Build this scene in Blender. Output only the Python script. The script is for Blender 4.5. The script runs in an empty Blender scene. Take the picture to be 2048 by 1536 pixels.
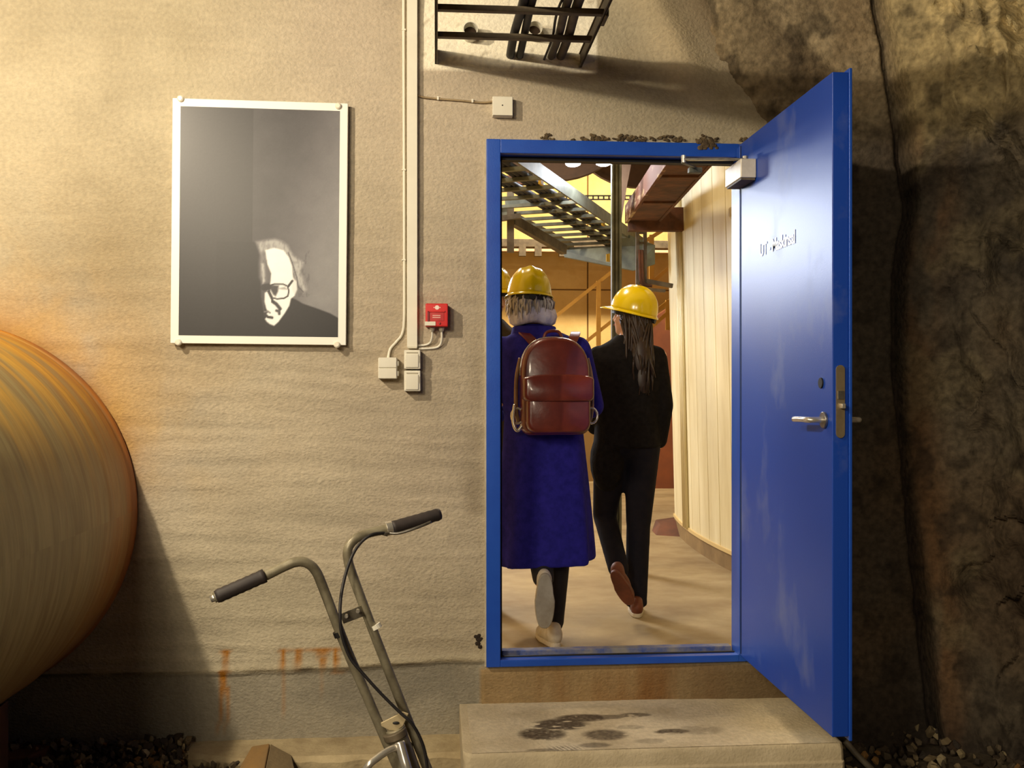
import bpy, bmesh, math, random
import numpy as np
from mathutils import Vector, Matrix, Euler

random.seed(7); np.random.seed(7)
C = bpy.context.scene.collection
scene = bpy.context.scene

# ------------------------------------------------------------------ camera
FPX = 1950.0
CAM = Vector((0.0, -3.9, 1.48))
YAW = math.atan(0.0785)
cam_data = bpy.data.cameras.new('camera'); cam = bpy.data.objects.new('camera', cam_data); C.objects.link(cam)
cam_data.sensor_fit = 'HORIZONTAL'; cam_data.sensor_width = 36.0; cam_data.lens = FPX/2048*36.0
cam_data.clip_start = 0.05; cam_data.clip_end = 100
cam.location = CAM; cam.rotation_euler = (math.pi/2, 0, -YAW)
scene.camera = cam

# ------------------------------------------------------------------ world, lights, exposure
world = bpy.data.worlds.new('world'); scene.world = world; world.use_nodes = True
wbg = world.node_tree.nodes['Background']; wbg.inputs[0].default_value = (1.0, 0.8, 0.6, 1); wbg.inputs[1].default_value = 0.012
scene.view_settings.view_transform = 'Standard'; scene.view_settings.look = 'None'
scene.view_settings.gamma = 1.0; scene.view_settings.use_curve_mapping = False
scene.view_settings.exposure = 0.3

def lamp(name, kind, loc, power, color, radius=0.1, rot=(0,0,0), size=None, sizey=None):
    l = bpy.data.lights.new(name, kind); l.energy = power; l.color = color
    if kind == 'AREA':
        l.shape = 'RECTANGLE'; l.size = size; l.size_y = sizey or size
    else:
        l.shadow_soft_size = radius
    o = bpy.data.objects.new(name, l); C.objects.link(o); o.location = loc; o.rotation_euler = rot
    return o
WARM = (1.0, 0.83, 0.58)
lamp('tunnel_lamp_light', 'POINT', (-1.88, -2.1, 3.07), 215, (1.0, 0.85, 0.62), 0.045)
lamp('tunnel_fill_light_next', 'POINT', (-1.92, -4.9, 3.1), 310, (1.0, 0.85, 0.62), 0.35)  # added fill, evens out the falloff of light down the wall
lamp('tunnel_fill_light_far', 'POINT', (-1.6, -9.0, 3.4), 330, (1.0, 0.85, 0.63), 0.5)  # added fill far behind the camera, lifts the whole wall
# lamps and one added fill of the hall behind the door (high, above the lintel's line of sight)
lamp('hall_lamp_light', 'AREA', (2.2, 5.8, 5.3), 330, WARM, size=1.2, sizey=0.4)
lamp('hall_lamp_light_mid', 'AREA', (-1.2, 5.6, 5.3), 200, WARM, size=1.2, sizey=0.4)
lamp('hall_fill_light_near', 'AREA', (-0.6, 1.6, 4.6), 80, (1.0, 0.82, 0.58), size=0.6, sizey=0.6)  # added fill above the doorway, brightens the visitors' backs
_fl = Vector((-1.35, 5.9, 3.05)); _aim = Vector((1.2, -0.5, 1.85)) - _fl
lamp('hall_led_floodlight', 'AREA', _fl, 125, (0.80, 0.88, 1.0), rot=_aim.to_track_quat('-Z','Y').to_euler(), size=0.9, sizey=0.9)
lamp('hall_led_light_front', 'POINT', (0.1, 2.5, 3.0), 10, (0.80, 0.88, 1.0), 0.2)

# ------------------------------------------------------------------ helpers: pixel -> place
FW = Vector((math.sin(YAW), math.cos(YAW), 0)); RT = Vector((math.cos(YAW), -math.sin(YAW), 0)); UP = Vector((0,0,1))
def ray(px, py): return FW + RT*((px-1024)/FPX) + UP*((768-py)/FPX)
def P(px, py, Y=0.0):
    d = ray(px, py); return CAM + d*((Y-CAM.y)/d.y)
def PX(px, py, X):
    d = ray(px, py); return CAM + d*((X-CAM.x)/d.x)
def PZ(px, py, Z):
    d = ray(px, py); return CAM + d*((Z-CAM.z)/d.z)
def PC(px, py, depth): return CAM + ray(px, py)*depth
def W(px, py):
    p = P(px, py, 0); return p.x, p.z

# ------------------------------------------------------------------ helpers: noise
def _hash(ix, iy, seed):
    n = (ix.astype(np.int64)*374761393 + iy.astype(np.int64)*668265263 + seed*974711) & 0x7fffffff
    n = ((n ^ (n >> 13))*1274126177) & 0x7fffffff
    n = n ^ (n >> 16)
    return (n & 0xffff)/65535.0
def vnoise(x, y, seed=0):
    x = np.asarray(x, float); y = np.asarray(y, float)
    ix = np.floor(x); iy = np.floor(y); fx = x-ix; fy = y-iy
    fx = fx*fx*(3-2*fx); fy = fy*fy*(3-2*fy)
    a = _hash(ix, iy, seed); b = _hash(ix+1, iy, seed); c = _hash(ix, iy+1, seed); d = _hash(ix+1, iy+1, seed)
    return (a*(1-fx)+b*fx)*(1-fy) + (c*(1-fx)+d*fx)*fy
def fbm(x, y, oct=4, seed=0, gain=0.5):
    s = 0; a = 1; t = 0
    for i in range(oct):
        s = s + a*vnoise(np.asarray(x)*2**i, np.asarray(y)*2**i, seed+i*17); t += a; a *= gain
    return s/t
def sstep(a, b, x):
    t = np.clip((np.asarray(x, float)-a)/(b-a), 0, 1); return t*t*(3-2*t)
def lin(c):
    return tuple(((v/255)/12.92 if v/255 <= 0.04045 else ((v/255+0.055)/1.055)**2.4) for v in c)

# ------------------------------------------------------------------ helpers: materials
def mat(name, c1, c2=None, scale=8, stretch=(1,1,1), rough=0.7, metal=0.0, bump=0.0, bscale=60, spec=0.5, mixlo=0.35, mixhi=0.65, bstretch=None, rough2=None, coat=0.0):
    m = bpy.data.materials.new(name); m.use_nodes = True
    nt = m.node_tree; N = nt.nodes; L = nt.links; b = N['Principled BSDF']
    b.inputs['Roughness'].default_value = rough; b.inputs['Metallic'].default_value = metal
    b.inputs['Specular IOR Level'].default_value = spec
    if coat: b.inputs['Coat Weight'].default_value = coat; b.inputs['Coat Roughness'].default_value = 0.08
    l1 = lin(c1) + (1,)
    b.inputs['Base Color'].default_value = l1
    tc = N.new('ShaderNodeTexCoord')
    if c2 is not None:
        mp = N.new('ShaderNodeMapping'); mp.inputs['Scale'].default_value = stretch
        L.new(tc.outputs['Object'], mp.inputs[0])
        nz = N.new('ShaderNodeTexNoise'); nz.inputs['Scale'].default_value = scale; nz.inputs['Detail'].default_value = 6; nz.inputs['Roughness'].default_value = 0.62
        L.new(mp.outputs[0], nz.inputs['Vector'])
        mr = N.new('ShaderNodeMapRange'); mr.inputs[1].default_value = mixlo; mr.inputs[2].default_value = mixhi
        L.new(nz.outputs['Fac'], mr.inputs[0])
        mx = N.new('ShaderNodeMix'); mx.data_type = 'RGBA'; mx.inputs['A'].default_value = l1; mx.inputs['B'].default_value = lin(c2)+(1,)
        L.new(mr.outputs[0], mx.inputs['Factor']); L.new(mx.outputs['Result'], b.inputs['Base Color'])
        if rough2 is not None:
            m2 = N.new('ShaderNodeMapRange'); m2.inputs[3].default_value = rough; m2.inputs[4].default_value = rough2
            L.new(mr.outputs[0], m2.inputs[0]); L.new(m2.outputs[0], b.inputs['Roughness'])
    if bump:
        mp2 = N.new('ShaderNodeMapping'); mp2.inputs['Scale'].default_value = bstretch or (1,1,1)
        L.new(tc.outputs['Object'], mp2.inputs[0])
        n2 = N.new('ShaderNodeTexNoise'); n2.inputs['Scale'].default_value = bscale; n2.inputs['Detail'].default_value = 5
        L.new(mp2.outputs[0], n2.inputs['Vector'])
        bp = N.new('ShaderNodeBump'); bp.inputs['Strength'].default_value = bump; bp.inputs['Distance'].default_value = 0.01
        L.new(n2.outputs['Fac'], bp.inputs['Height']); L.new(bp.outputs[0], b.inputs['Normal'])
    return m
def attr_mat(name, rough=0.85, bump=0.0, bscale=60, bstretch=(1,1,1), var=0.15, vscale=25, spec=0.3, vstretch=(1,1,1), metal=0.0):
    """colour comes from the mesh's own 'Col' attribute (flecks, stains), finely broken up by noise"""
    m = mat(name, (128,128,128), rough=rough, bump=bump, bscale=bscale, spec=spec, bstretch=bstretch, metal=metal)
    nt = m.node_tree; N = nt.nodes; L = nt.links; b = N['Principled BSDF']
    at = N.new('ShaderNodeAttribute'); at.attribute_name = 'Col'
    tc = N.new('ShaderNodeTexCoord'); mp = N.new('ShaderNodeMapping'); mp.inputs['Scale'].default_value = vstretch
    L.new(tc.outputs['Object'], mp.inputs[0])
    nz = N.new('ShaderNodeTexNoise'); nz.inputs['Scale'].default_value = vscale; nz.inputs['Detail'].default_value = 5
    L.new(mp.outputs[0], nz.inputs['Vector'])
    mr = N.new('ShaderNodeMapRange'); mr.inputs[1].default_value = 0.3; mr.inputs[2].default_value = 0.7; mr.inputs[3].default_value = 1-var; mr.inputs[4].default_value = 1+var
    L.new(nz.outputs['Fac'], mr.inputs[0])
    mx = N.new('ShaderNodeMix'); mx.data_type = 'RGBA'; mx.blend_type = 'MULTIPLY'; mx.inputs['Factor'].default_value = 1
    L.new(at.outputs['Color'], mx.inputs['A']); L.new(mr.outputs[0], mx.inputs['B']); L.new(mx.outputs['Result'], b.inputs['Base Color'])
    return m
def emit(name, c, strength):
    m = bpy.data.materials.new(name); m.use_nodes = True; b = m.node_tree.nodes['Principled BSDF']
    b.inputs['Base Color'].default_value = c+(1,); b.inputs['Emission Color'].default_value = c+(1,); b.inputs['Emission Strength'].default_value = strength
    return m

# ------------------------------------------------------------------ helpers: meshes
def tag(o, label=None, cat=None, group=None, kind=None):
    if label: o['label'] = label
    if cat: o['category'] = cat
    if group: o['group'] = group
    if kind: o['kind'] = kind
    return o
def empty(name, loc=(0,0,0), rot=(0,0,0)):
    o = bpy.data.objects.new(name, None); C.objects.link(o); o.location = loc; o.rotation_euler = rot; o.empty_display_size = 0.1
    return o
class MB:
    def __init__(s): s.v = []; s.f = []
    def add(s, vs, fs):
        n = len(s.v); s.v += [tuple(v) for v in vs]; s.f += [tuple(i+n for i in f) for f in fs]; return s
    def box(s, lo, hi, M=None):
        x0,y0,z0 = lo; x1,y1,z1 = hi
        vs = [Vector(p) for p in ((x0,y0,z0),(x1,y0,z0),(x1,y1,z0),(x0,y1,z0),(x0,y0,z1),(x1,y0,z1),(x1,y1,z1),(x0,y1,z1))]
        if M is not None: vs = [M @ v for v in vs]
        return s.add(vs, [(0,3,2,1),(4,5,6,7),(0,1,5,4),(1,2,6,5),(2,3,7,6),(3,0,4,7)])
    def cbox(s, c, size, rot=(0,0,0)):
        M = Matrix.Translation(c) @ Euler(rot).to_matrix().to_4x4()
        h = [a/2 for a in size]; return s.box((-h[0],-h[1],-h[2]), h, M)
    def bar(s, p0, p1, w, h, up=(0,0,1)):
        """box bar from p0 to p1, width w (sideways), height h (along up)"""
        p0 = Vector(p0); p1 = Vector(p1); d = (p1-p0); L = d.length; d.normalize()
        sd = d.cross(Vector(up)); sd.normalize(); u = sd.cross(d)
        vs = []
        for t in (0, L):
            for a, b in ((-1,-1),(1,-1),(1,1),(-1,1)): vs.append(p0 + d*t + sd*(a*w/2) + u*(b*h/2))
        return s.add(vs, [(0,1,2,3),(7,6,5,4),(0,4,5,1),(1,5,6,2),(2,6,7,3),(3,7,4,0)])
    def ringloft(s, rings, cap=True, closed=True):
        n = len(rings[0]); vs = [v for r in rings for v in r]; fs = []
        for i in range(len(rings)-1):
            for j in range(n if closed else n-1):
                k = (j+1) % n; fs.append((i*n+j, i*n+k, (i+1)*n+k, (i+1)*n+j))
        if cap: fs.append(tuple(range(n-1,-1,-1))); fs.append(tuple(range((len(rings)-1)*n, len(rings)*n)))
        return s.add(vs, fs)
    def tube(s, pts, r, n=12, cap=True):
        pts = [Vector(p) for p in pts]
        rs = r if isinstance(r, (list, tuple)) else [r]*len(pts)
        t0 = (pts[1]-pts[0]).normalized(); a = Vector((0,0,1)) if abs(t0.z) < 0.9 else Vector((1,0,0))
        u = t0.cross(a).normalized(); rings = []
        for i, p in enumerate(pts):
            t = (pts[min(i+1,len(pts)-1)]-pts[max(i-1,0)]).normalized()
            u = (u - t*u.dot(t)).normalized(); w = t.cross(u)
            rings.append([p + (u*math.cos(q*2*math.pi/n) + w*math.sin(q*2*math.pi/n))*rs[i] for q in range(n)])
        return s.ringloft(rings, cap)
    def ell(s, c, r, M=None, nu=16, nv=10):
        rings = []; c = Vector(c)
        for i in range(1, nv):
            ph = math.pi*i/nv
            ring = []
            for j in range(nu):
                th = 2*math.pi*j/nu
                v = Vector((r[0]*math.sin(ph)*math.cos(th), r[1]*math.sin(ph)*math.sin(th), -r[2]*math.cos(ph)))
                if M is not None: v = M @ v
                ring.append(c+v)
            rings.append(ring)
        return s.ringloft(rings, True)
    def caps(s, p0, p1, r0, r1, n=14):
        """tapered limb with round ends"""
        p0 = Vector(p0); p1 = Vector(p1); d = (p1-p0).normalized(); pts = []; rs = []
        for k in range(5):
            a = math.pi/2*(1-k/4); pts.append(p0 - d*r0*math.sin(a)); rs.append(max(r0*math.cos(a), 0.002))
        for k in range(5):
            a = math.pi/2*k/4; pts.append(p1 + d*r1*math.sin(a)); rs.append(max(r1*math.cos(a), 0.002))
        return s.tube(pts, rs, n)
    def prism(s, poly, axis_vec):
        """polygon (3D points, planar) extruded by a vector"""
        n = len(poly); a = Vector(axis_vec); p = [Vector(q) for q in poly]
        fs = [tuple(range(n-1,-1,-1)), tuple(range(n,2*n))] + [(i,(i+1)%n,n+(i+1)%n,n+i) for i in range(n)]
        return s.add(p + [q+a for q in p], fs)
    def build(s, name, m, parent=None, smooth=False, bevel=0.0, seg=2, local=False):
        me = bpy.data.meshes.new(name)
        off = Vector((0,0,0))
        if parent is not None and not local: off = parent['_o'] if '_o' in parent else Vector((0,0,0))
        off = Vector(off)
        me.from_pydata([Vector(v)-off for v in s.v], [], s.f)
        bm = bmesh.new(); bm.from_mesh(me); bmesh.ops.recalc_face_normals(bm, faces=bm.faces); bm.to_mesh(me); bm.free()
        me.materials.append(m)
        o = bpy.data.objects.new(name, me); C.objects.link(o)
        if parent is not None: o.parent = parent
        if smooth: me.shade_smooth()
        if bevel:
            bv = o.modifiers.new('bevel', 'BEVEL'); bv.width = bevel; bv.segments = seg; bv.limit_method = 'ANGLE'; bv.angle_limit = math.radians(35)
            me.shade_smooth(); wn = o.modifiers.new('wn', 'WEIGHTED_NORMAL')
        return o
ORIG = {}
def thing(name, loc, label, cat, group=None, kind=None):
    o = empty(name, loc); ORIG[o.name] = Vector(loc)
    return tag(o, label, cat, group, kind)
def part(mb, name, m, root, **k):
    """mesh part given in world coordinates, child of root (which may itself be a part)"""
    r = root; off = Vector((0,0,0))
    while r is not None: off += Vector(r.location); r = r.parent
    mb.v = [Vector(v)-off for v in mb.v]
    return mb.build(name, m, root, local=True, **k)
def solo(mb, name, m, label, cat, group=None, kind=None, **k):
    """a thing made of one mesh; origin at its base centre"""
    vs = [Vector(v) for v in mb.v]
    lo = [min(v[i] for v in vs) for i in range(3)]; hi = [max(v[i] for v in vs) for i in range(3)]
    c = Vector(((lo[0]+hi[0])/2, (lo[1]+hi[1])/2, lo[2])); mb.v = [v-c for v in vs]
    o = mb.build(name, m, None, **k); o.location = c
    return tag(o, label, cat, group, kind)
def smooth_path(pts, n=8):
    pts = [Vector(p) for p in pts]; out = []
    for i in range(len(pts)-1):
        p0 = pts[max(i-1,0)]; p1 = pts[i]; p2 = pts[i+1]; p3 = pts[min(i+2,len(pts)-1)]
        for k in range(n):
            t = k/n
            out.append(0.5*((2*p1)+(p2-p0)*t+(2*p0-5*p1+4*p2-p3)*t*t+(3*p1-p0-3*p2+p3)*t**3))
    out.append(pts[-1]); return out
def grid_mesh(name, X, Y, Z, m, col=None, mask=None, smooth=True):
    """height-field style mesh from 2D arrays of coordinates; mask = quads to keep"""
    nr, nc = X.shape
    V = np.stack([X, Y, Z], -1).reshape(-1, 3)
    idx = np.arange(nr*nc).reshape(nr, nc)
    q = np.stack([idx[:-1,:-1], idx[:-1,1:], idx[1:,1:], idx[1:,:-1]], -1)
    if mask is not None: q = q[mask]
    q = q.reshape(-1, 4)
    me = bpy.data.meshes.new(name); me.from_pydata(V.tolist(), [], q.tolist())
    if col is not None:
        a = me.color_attributes.new('Col', 'FLOAT_COLOR', 'POINT')
        cc = np.concatenate([col.reshape(-1,3), np.ones((nr*nc,1))], 1).astype(np.float32)
        a.data.foreach_set('color', cc.ravel())
    me.materials.append(m)
    if smooth: me.shade_smooth()
    o = bpy.data.objects.new(name, me); C.objects.link(o); return o

# ------------------------------------------------------------------ shared materials
M = {}
M['blue'] = mat('blue_paint', (22,70,172), (32,84,186), scale=3, rough=0.36, spec=0.5, bump=0.04, bscale=180)
M['blue_dusty'] = mat('blue_paint_dusty', (20,66,168), (112,124,168), scale=2.6, stretch=(1,1.4,1), rough=0.40, rough2=0.52, mixlo=0.54, mixhi=0.9, bump=0.03, bscale=200)
M['dark'] = mat('black_rubber', (18,16,16), rough=0.6)
M['white'] = mat('white_plastic', (236,232,216), (226,221,204), scale=5, rough=0.45)
M['white_paint'] = mat('white_lacquer', (246,243,234), rough=0.35)
M['steel'] = mat('brushed_steel', (176,172,164), (140,136,128), scale=30, rough=0.32, metal=0.9)
M['chrome'] = mat('chrome', (222,216,204), rough=0.25, metal=0.75)
M['galv'] = mat('galvanised_steel', (110,112,98), (84,86,74), scale=14, rough=0.55, metal=0.2)
M['galv_dark'] = mat('aged_galvanised', (112,100,80), (80,70,56), scale=12, rough=0.6, metal=0.2)
M['cable'] = mat('black_cable', (26,24,26), (44,40,40), scale=20, rough=0.55)
M['concrete'] = mat('step_concrete', (206,190,158), (182,166,134), scale=5, rough=0.9, bump=0.35, bscale=90)
M['concrete_dark'] = mat('kerb_concrete', (150,134,104), (104,92,72), scale=6, rough=0.92, bump=0.5, bscale=50)
# ================================================================== STRUCTURE
# ---- front concrete wall (plaster over concrete, with the door opening)
FX0, FZ1 = W(972, 281); _, FZ0 = W(972, 1331); FX1 = 1.292
def make_wall():
    xs = np.arange(-4.0, 1.75, 0.0135); zs = np.arange(-0.15, 4.3, 0.0135)
    # line the grid up with the opening
    def snap(a, v): a[np.argmin(abs(a-v))] = v
    snap(xs, FX0+0.004); snap(xs, FX1); snap(zs, FZ0); snap(zs, FZ1)
    X, Z = np.meshgrid(xs, zs)
    h = 0.010*(fbm(X*1.1, Z*1.3, 4, 3)-0.5) + 0.0035*(fbm(X*9, Z*12, 4, 5)-0.5)
    warp = Z + 0.05*np.sin(X*1.7+0.6) + 0.03*fbm(X*1.5, Z*1.5, 3, 8)
    streak = fbm(X*2.2, warp*34, 4, 11, 0.6)-0.5
    low = 1-sstep(1.5, 2.3, Z)
    h += streak*0.012*(0.25+0.75*low)
    # strong single trowel ridges low on the wall
    for zc, a in ((0.62,.006),(0.69,.005),(0.80,.004),(0.47,.006),(0.55,.004),(1.02,.004),(1.10,.003)):
        zz = zc + 0.03*(fbm(X*1.2+zc*9, X*0, 3, 21)-0.5) + 0.012*np.sin(X*2+zc*7)
        h += a*np.exp(-((Z-zz)/0.006)**2)*sstep(.35, .6, fbm(X*1.6+zc*31, Z*0+zc, 3, 23))
    # rough sprayed concrete towards the rock at the upper right
    zdiag = 2.50 + 0.9*(1.33-X)
    rough = sstep(0.0, 0.5, Z-zdiag)*sstep(0.85, 1.25, X+0.25*(Z-2.6)) 
    h += rough*(0.16*(fbm(X*2.1, Z*2.1, 5, 31)-0.42))
    ridge = np.exp(-(((X-1.02)+0.55*(Z-2.75))/0.10)**2)*sstep(2.55, 2.8, Z)
    h += ridge*0.05
    # plinth: smooth recessed concrete below the plaster edge
    zpl = 0.352 + 0.018*(fbm(X*5, X*0+1, 4, 41)-0.5) + 0.018*sstep(-0.4, 0.2, X)
    pl = (1-sstep(-0.006, 0.006, Z-zpl))*(X < FX0)
    h = h*(1-pl) + pl*(-0.012 + 0.002*(fbm(X*12, Z*12, 3, 43)-0.5))
    h += 0.010*np.exp(-((Z-zpl-0.012)/0.010)**2)*(X < FX0)
    # masonry below the door sill, proud of the wall
    sill = (X >= FX0-0.03)*(X < 1.5)*(Z < FZ0)
    h = np.where(sill, 0.012 + 0.012*(fbm(X*6, Z*6, 4, 45)-0.5) + 0.02*sstep(0.9, 1.3, X), h)
    # frame edge: plaster stays just behind the blue frame
    d = np.maximum(np.maximum(FX0-X, X-FX1), np.maximum(FZ0-Z, Z-FZ1))
    near = 1-sstep(0.0, 0.03, d); h = h*(1-0.8*near)
    # ------- colours (albedo)
    n1 = fbm(X*1.6, Z*1.6, 5, 51); n2 = fbm(X*8, Z*8, 4, 53)
    def c(rgb): return np.array(lin(rgb))
    base = c((186,175,150)); dark = c((158,146,121)); pink = c((192,177,160))
    col = base + (dark-base)*np.clip((n1-0.35)*2.2, 0, 1)[..., None]
    t = np.clip((fbm(X*0.7+3, Z*0.7, 3, 55)-0.45)*3, 0, 1)*0.6; col = col + (pink-col)*t[..., None]
    col = col*(0.92+0.16*n2)[..., None]
    col = col*(1+0.42*streak*(0.3+0.7*low))[..., None]
    # greyer tone low on the wall towards the doorway
    t = 0.35*sstep(1.2, 0.3, Z)*sstep(-0.9, 0.2, X); col = col + (c((150,136,108))-col)*t[..., None]
    def put(rgb, t):
        nonlocal col
        t = np.clip(t, 0, 1); col = col + (c(rgb)-col)*t[..., None]
    put((150,143,126), pl*0.9); put((126,120,106), pl*np.clip((fbm(X*4, Z*7, 4, 57)-0.48)*4, 0, 1)*0.7)
    put((186,174,146), 0.7*np.exp(-((Z-zpl-0.014)/0.012)**2)*(X < FX0))
    put((60,48,36), 0.6*np.exp(-((Z-zpl)/0.004)**2)*(X < FX0)*sstep(.4, .6, fbm(X*7, X*0, 3, 59)))
    # masonry below the door, rust and dirt stains, darker towards the right
    put((150,124,84), sill*0.9); put((128,84,38), sill*np.clip((fbm(X*9, Z*2, 4, 61)-0.45)*3, 0, 1)*0.8)
    put((96,80,58), sill*sstep(0.7, 1.3, X)*0.8)
    # pale patch of filler round the cable ladder
    xa, zb = W(842, 118); xb, _ = W(1193, 118)
    patch = sstep(xa-0.01, xa+0.02, X)*(1-sstep(xb-0.008, xb+0.004, X))*sstep(zb-0.05, zb-0.03, Z + 0.16*0.0)
    put((246,238,216), patch)
    cr = np.abs(fbm(X*7, Z*7, 3, 63)-0.5); put((140,120,90), patch*(1-sstep(0.004, 0.012, cr))*0.45)
    # rust halo above the pipe
    cx, cz = W(-114, 1023); R = 0.725
    rr = np.hypot(X-cx, Z-cz)-R; ang = np.arctan2(Z-cz, X-cx)
    halo = np.exp(-np.maximum(rr, 0)/(0.09+0.10*fbm(ang*4, rr*3, 3, 65)))*sstep(0.0, 0.5, np.sin(ang))
    put((204,156,70), halo*0.62*sstep(.25,.6,fbm(X*6,Z*6,4,79))*1.1); put((140,98,54), np.exp(-np.maximum(rr,0)/0.05)*sstep(-.2,.4,np.sin(ang))*0.6)
    put((200,160,86), 0.45*np.exp(-np.maximum(rr,0)/0.25)*sstep(-0.2,0.3,np.sin(ang))*sstep(.35,.6,fbm(X*5,Z*5,4,67)))
    # rust runs
    def run(px, y0, y1, w, k=1.0, spread=0.0):
        nonlocal col
        x0, za = W(px, y0); _, zb_ = W(px, y1)
        xc = x0 + 0.012*(fbm(Z*9, Z*0+px, 3, 69)-0.5) + spread*(za-Z)
        wid = w*(0.6+0.9*fbm(Z*16, Z*0+px*.37, 3, 71))
        t = np.exp(-((X-xc)/wid)**4)*(Z < za+0.004)*sstep(zb_-0.02, zb_+0.05, Z)
        put((172,112,30), t*k*1.1*(0.65+0.5*fbm(X*40, Z*30, 3, 73)))
    run(451, 1303, 1350, .011, 1.0); run(446, 1340, 1395, .016, .95); run(440, 1375, 1470, .006, .7, -0.04); run(452, 1375, 1470, .007, .6)
    run(567, 1299, 1345, .010, .95); run(596, 1299, 1340, .013, .85); run(645, 1297, 1322, .024, .9); run(645, 1315, 1342, .011, .9); run(671, 1297, 1345, .010, .95)
    run(567, 1345, 1440, .005, .35); run(645, 1345, 1400, .005, .3)
    def hband(x0, x1, py, w, k):
        xa_, zc = W(x0, py); xb_, _ = W(x1, py); zc = zc + 0.006*(fbm(X*9, X*0, 3, 75)-0.5)
        put((168,108,34), k*np.exp(-((Z-zc)/w)**2)*sstep(xa_-0.01, xa_+0.01, X)*(1-sstep(xb_-0.01, xb_+0.01, X)))
    hband(555, 612, 1299, .005, .8); hband(612, 690, 1298, .006, .75); hband(660, 690, 1344, .005, .8); hband(436, 462, 1345, .006, .8); hband(440, 462, 1304, .005, .7)
    # browner upper right toward the rock; blotches beside the frame
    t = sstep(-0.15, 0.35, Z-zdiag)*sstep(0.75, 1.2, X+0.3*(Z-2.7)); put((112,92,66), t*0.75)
    put((190,172,138), ridge*0.6)
    put((124,110,88), 0.5*np.exp(-(((X-FX0+0.05)/0.05)**2))*sstep(.5,.7,fbm(X*3,Z*3,3,77))*(Z<2))
    # keep quads outside the opening
    xc = (X[:-1,:-1]+X[1:,1:])/2; zc = (Z[:-1,:-1]+Z[1:,1:])/2
    keep = ~((xc > FX0+0.004) & (xc < FX1) & (zc > FZ0) & (zc < FZ1))
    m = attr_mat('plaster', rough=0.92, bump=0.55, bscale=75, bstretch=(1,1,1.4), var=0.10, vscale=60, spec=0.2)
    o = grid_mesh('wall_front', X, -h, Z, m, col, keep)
    tag(o, 'rough beige plastered concrete wall around the blue doorway', 'wall', kind='structure')
    return o
wall = make_wall()
# solid thickness of the wall behind its face, opening left free
bk = MB()
hx0, hx1, hz0, hz1 = FX0+0.012, 1.36, FZ0-0.005, FZ1+0.05
bk.box((-5, .05, -.3), (hx0, .26, 6.2)); bk.box((hx1, .05, -.3), (8, .26, 6.2)); bk.box((hx0, .05, hz1), (hx1, .26, 6.2)); bk.box((hx0, .05, -.3), (hx1, .26, hz0))
M['hallplaster'] = mat('hall_plaster', (196,170,116), (180,152,98), scale=3, rough=0.9, bump=0.2, bscale=40)
part(bk, 'wall_core', M['hallplaster'], wall)
# plaster reveal strip left of the frame
rv = MB().box((FX0-0.006, -0.016, FZ0), (FX0+0.006, .05, FZ1+0.004)); part(rv, 'plaster_edge', mat('plaster_edge', (198,188,164), (180,168,140), scale=20, rough=0.95), wall)
# crumbling mortar along the top of the frame
M['mortar'] = mat('old_mortar', (112,94,66), (66,54,40), scale=40, rough=0.95, bump=0.6, bscale=80)
mo = MB(); rnd = random.Random(3)
for k in range(420):
    px = rnd.uniform(1040, 1500)
    dens = float(fbm(px/26.0, 0.3, 3, 151))
    if 1180 < px < 1370: dens += .12
    if dens < 0.5 or rnd.random() > (dens-.45)*4: continue
    p = P(px, 279 + rnd.uniform(-3-14*max(0,dens-.5)*2, 3), -0.004)
    r = rnd.uniform(0.0025, 0.008)
    mo.ell(p, (r*rnd.uniform(.8,1.8), r*.8, r*rnd.uniform(.6,1.3)), Euler((0,rnd.uniform(-.6,.6),0)).to_matrix(), nu=6, nv=4)
for k in range(26):
    p = P(rnd.gauss(1418, 10), rnd.uniform(281, 297), -0.028); r = rnd.uniform(0.006, 0.014)
    mo.ell(p, (r*1.3, r*.7, r), nu=6, nv=4)
tag(part(mo, 'mortar_crumbs', M['mortar'], wall), kind='stuff')
# broken plaster hole beside the frame
hl = MB()
for k in range(9): hl.ell(P(rnd.gauss(957,4), rnd.gauss(1277,7), -0.003), (rnd.uniform(.006,.013), .004, rnd.uniform(.006,.012)), nu=6, nv=4)
part(hl, 'chipped_spot', mat('chip', (44,34,26), rough=1), wall)

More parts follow.
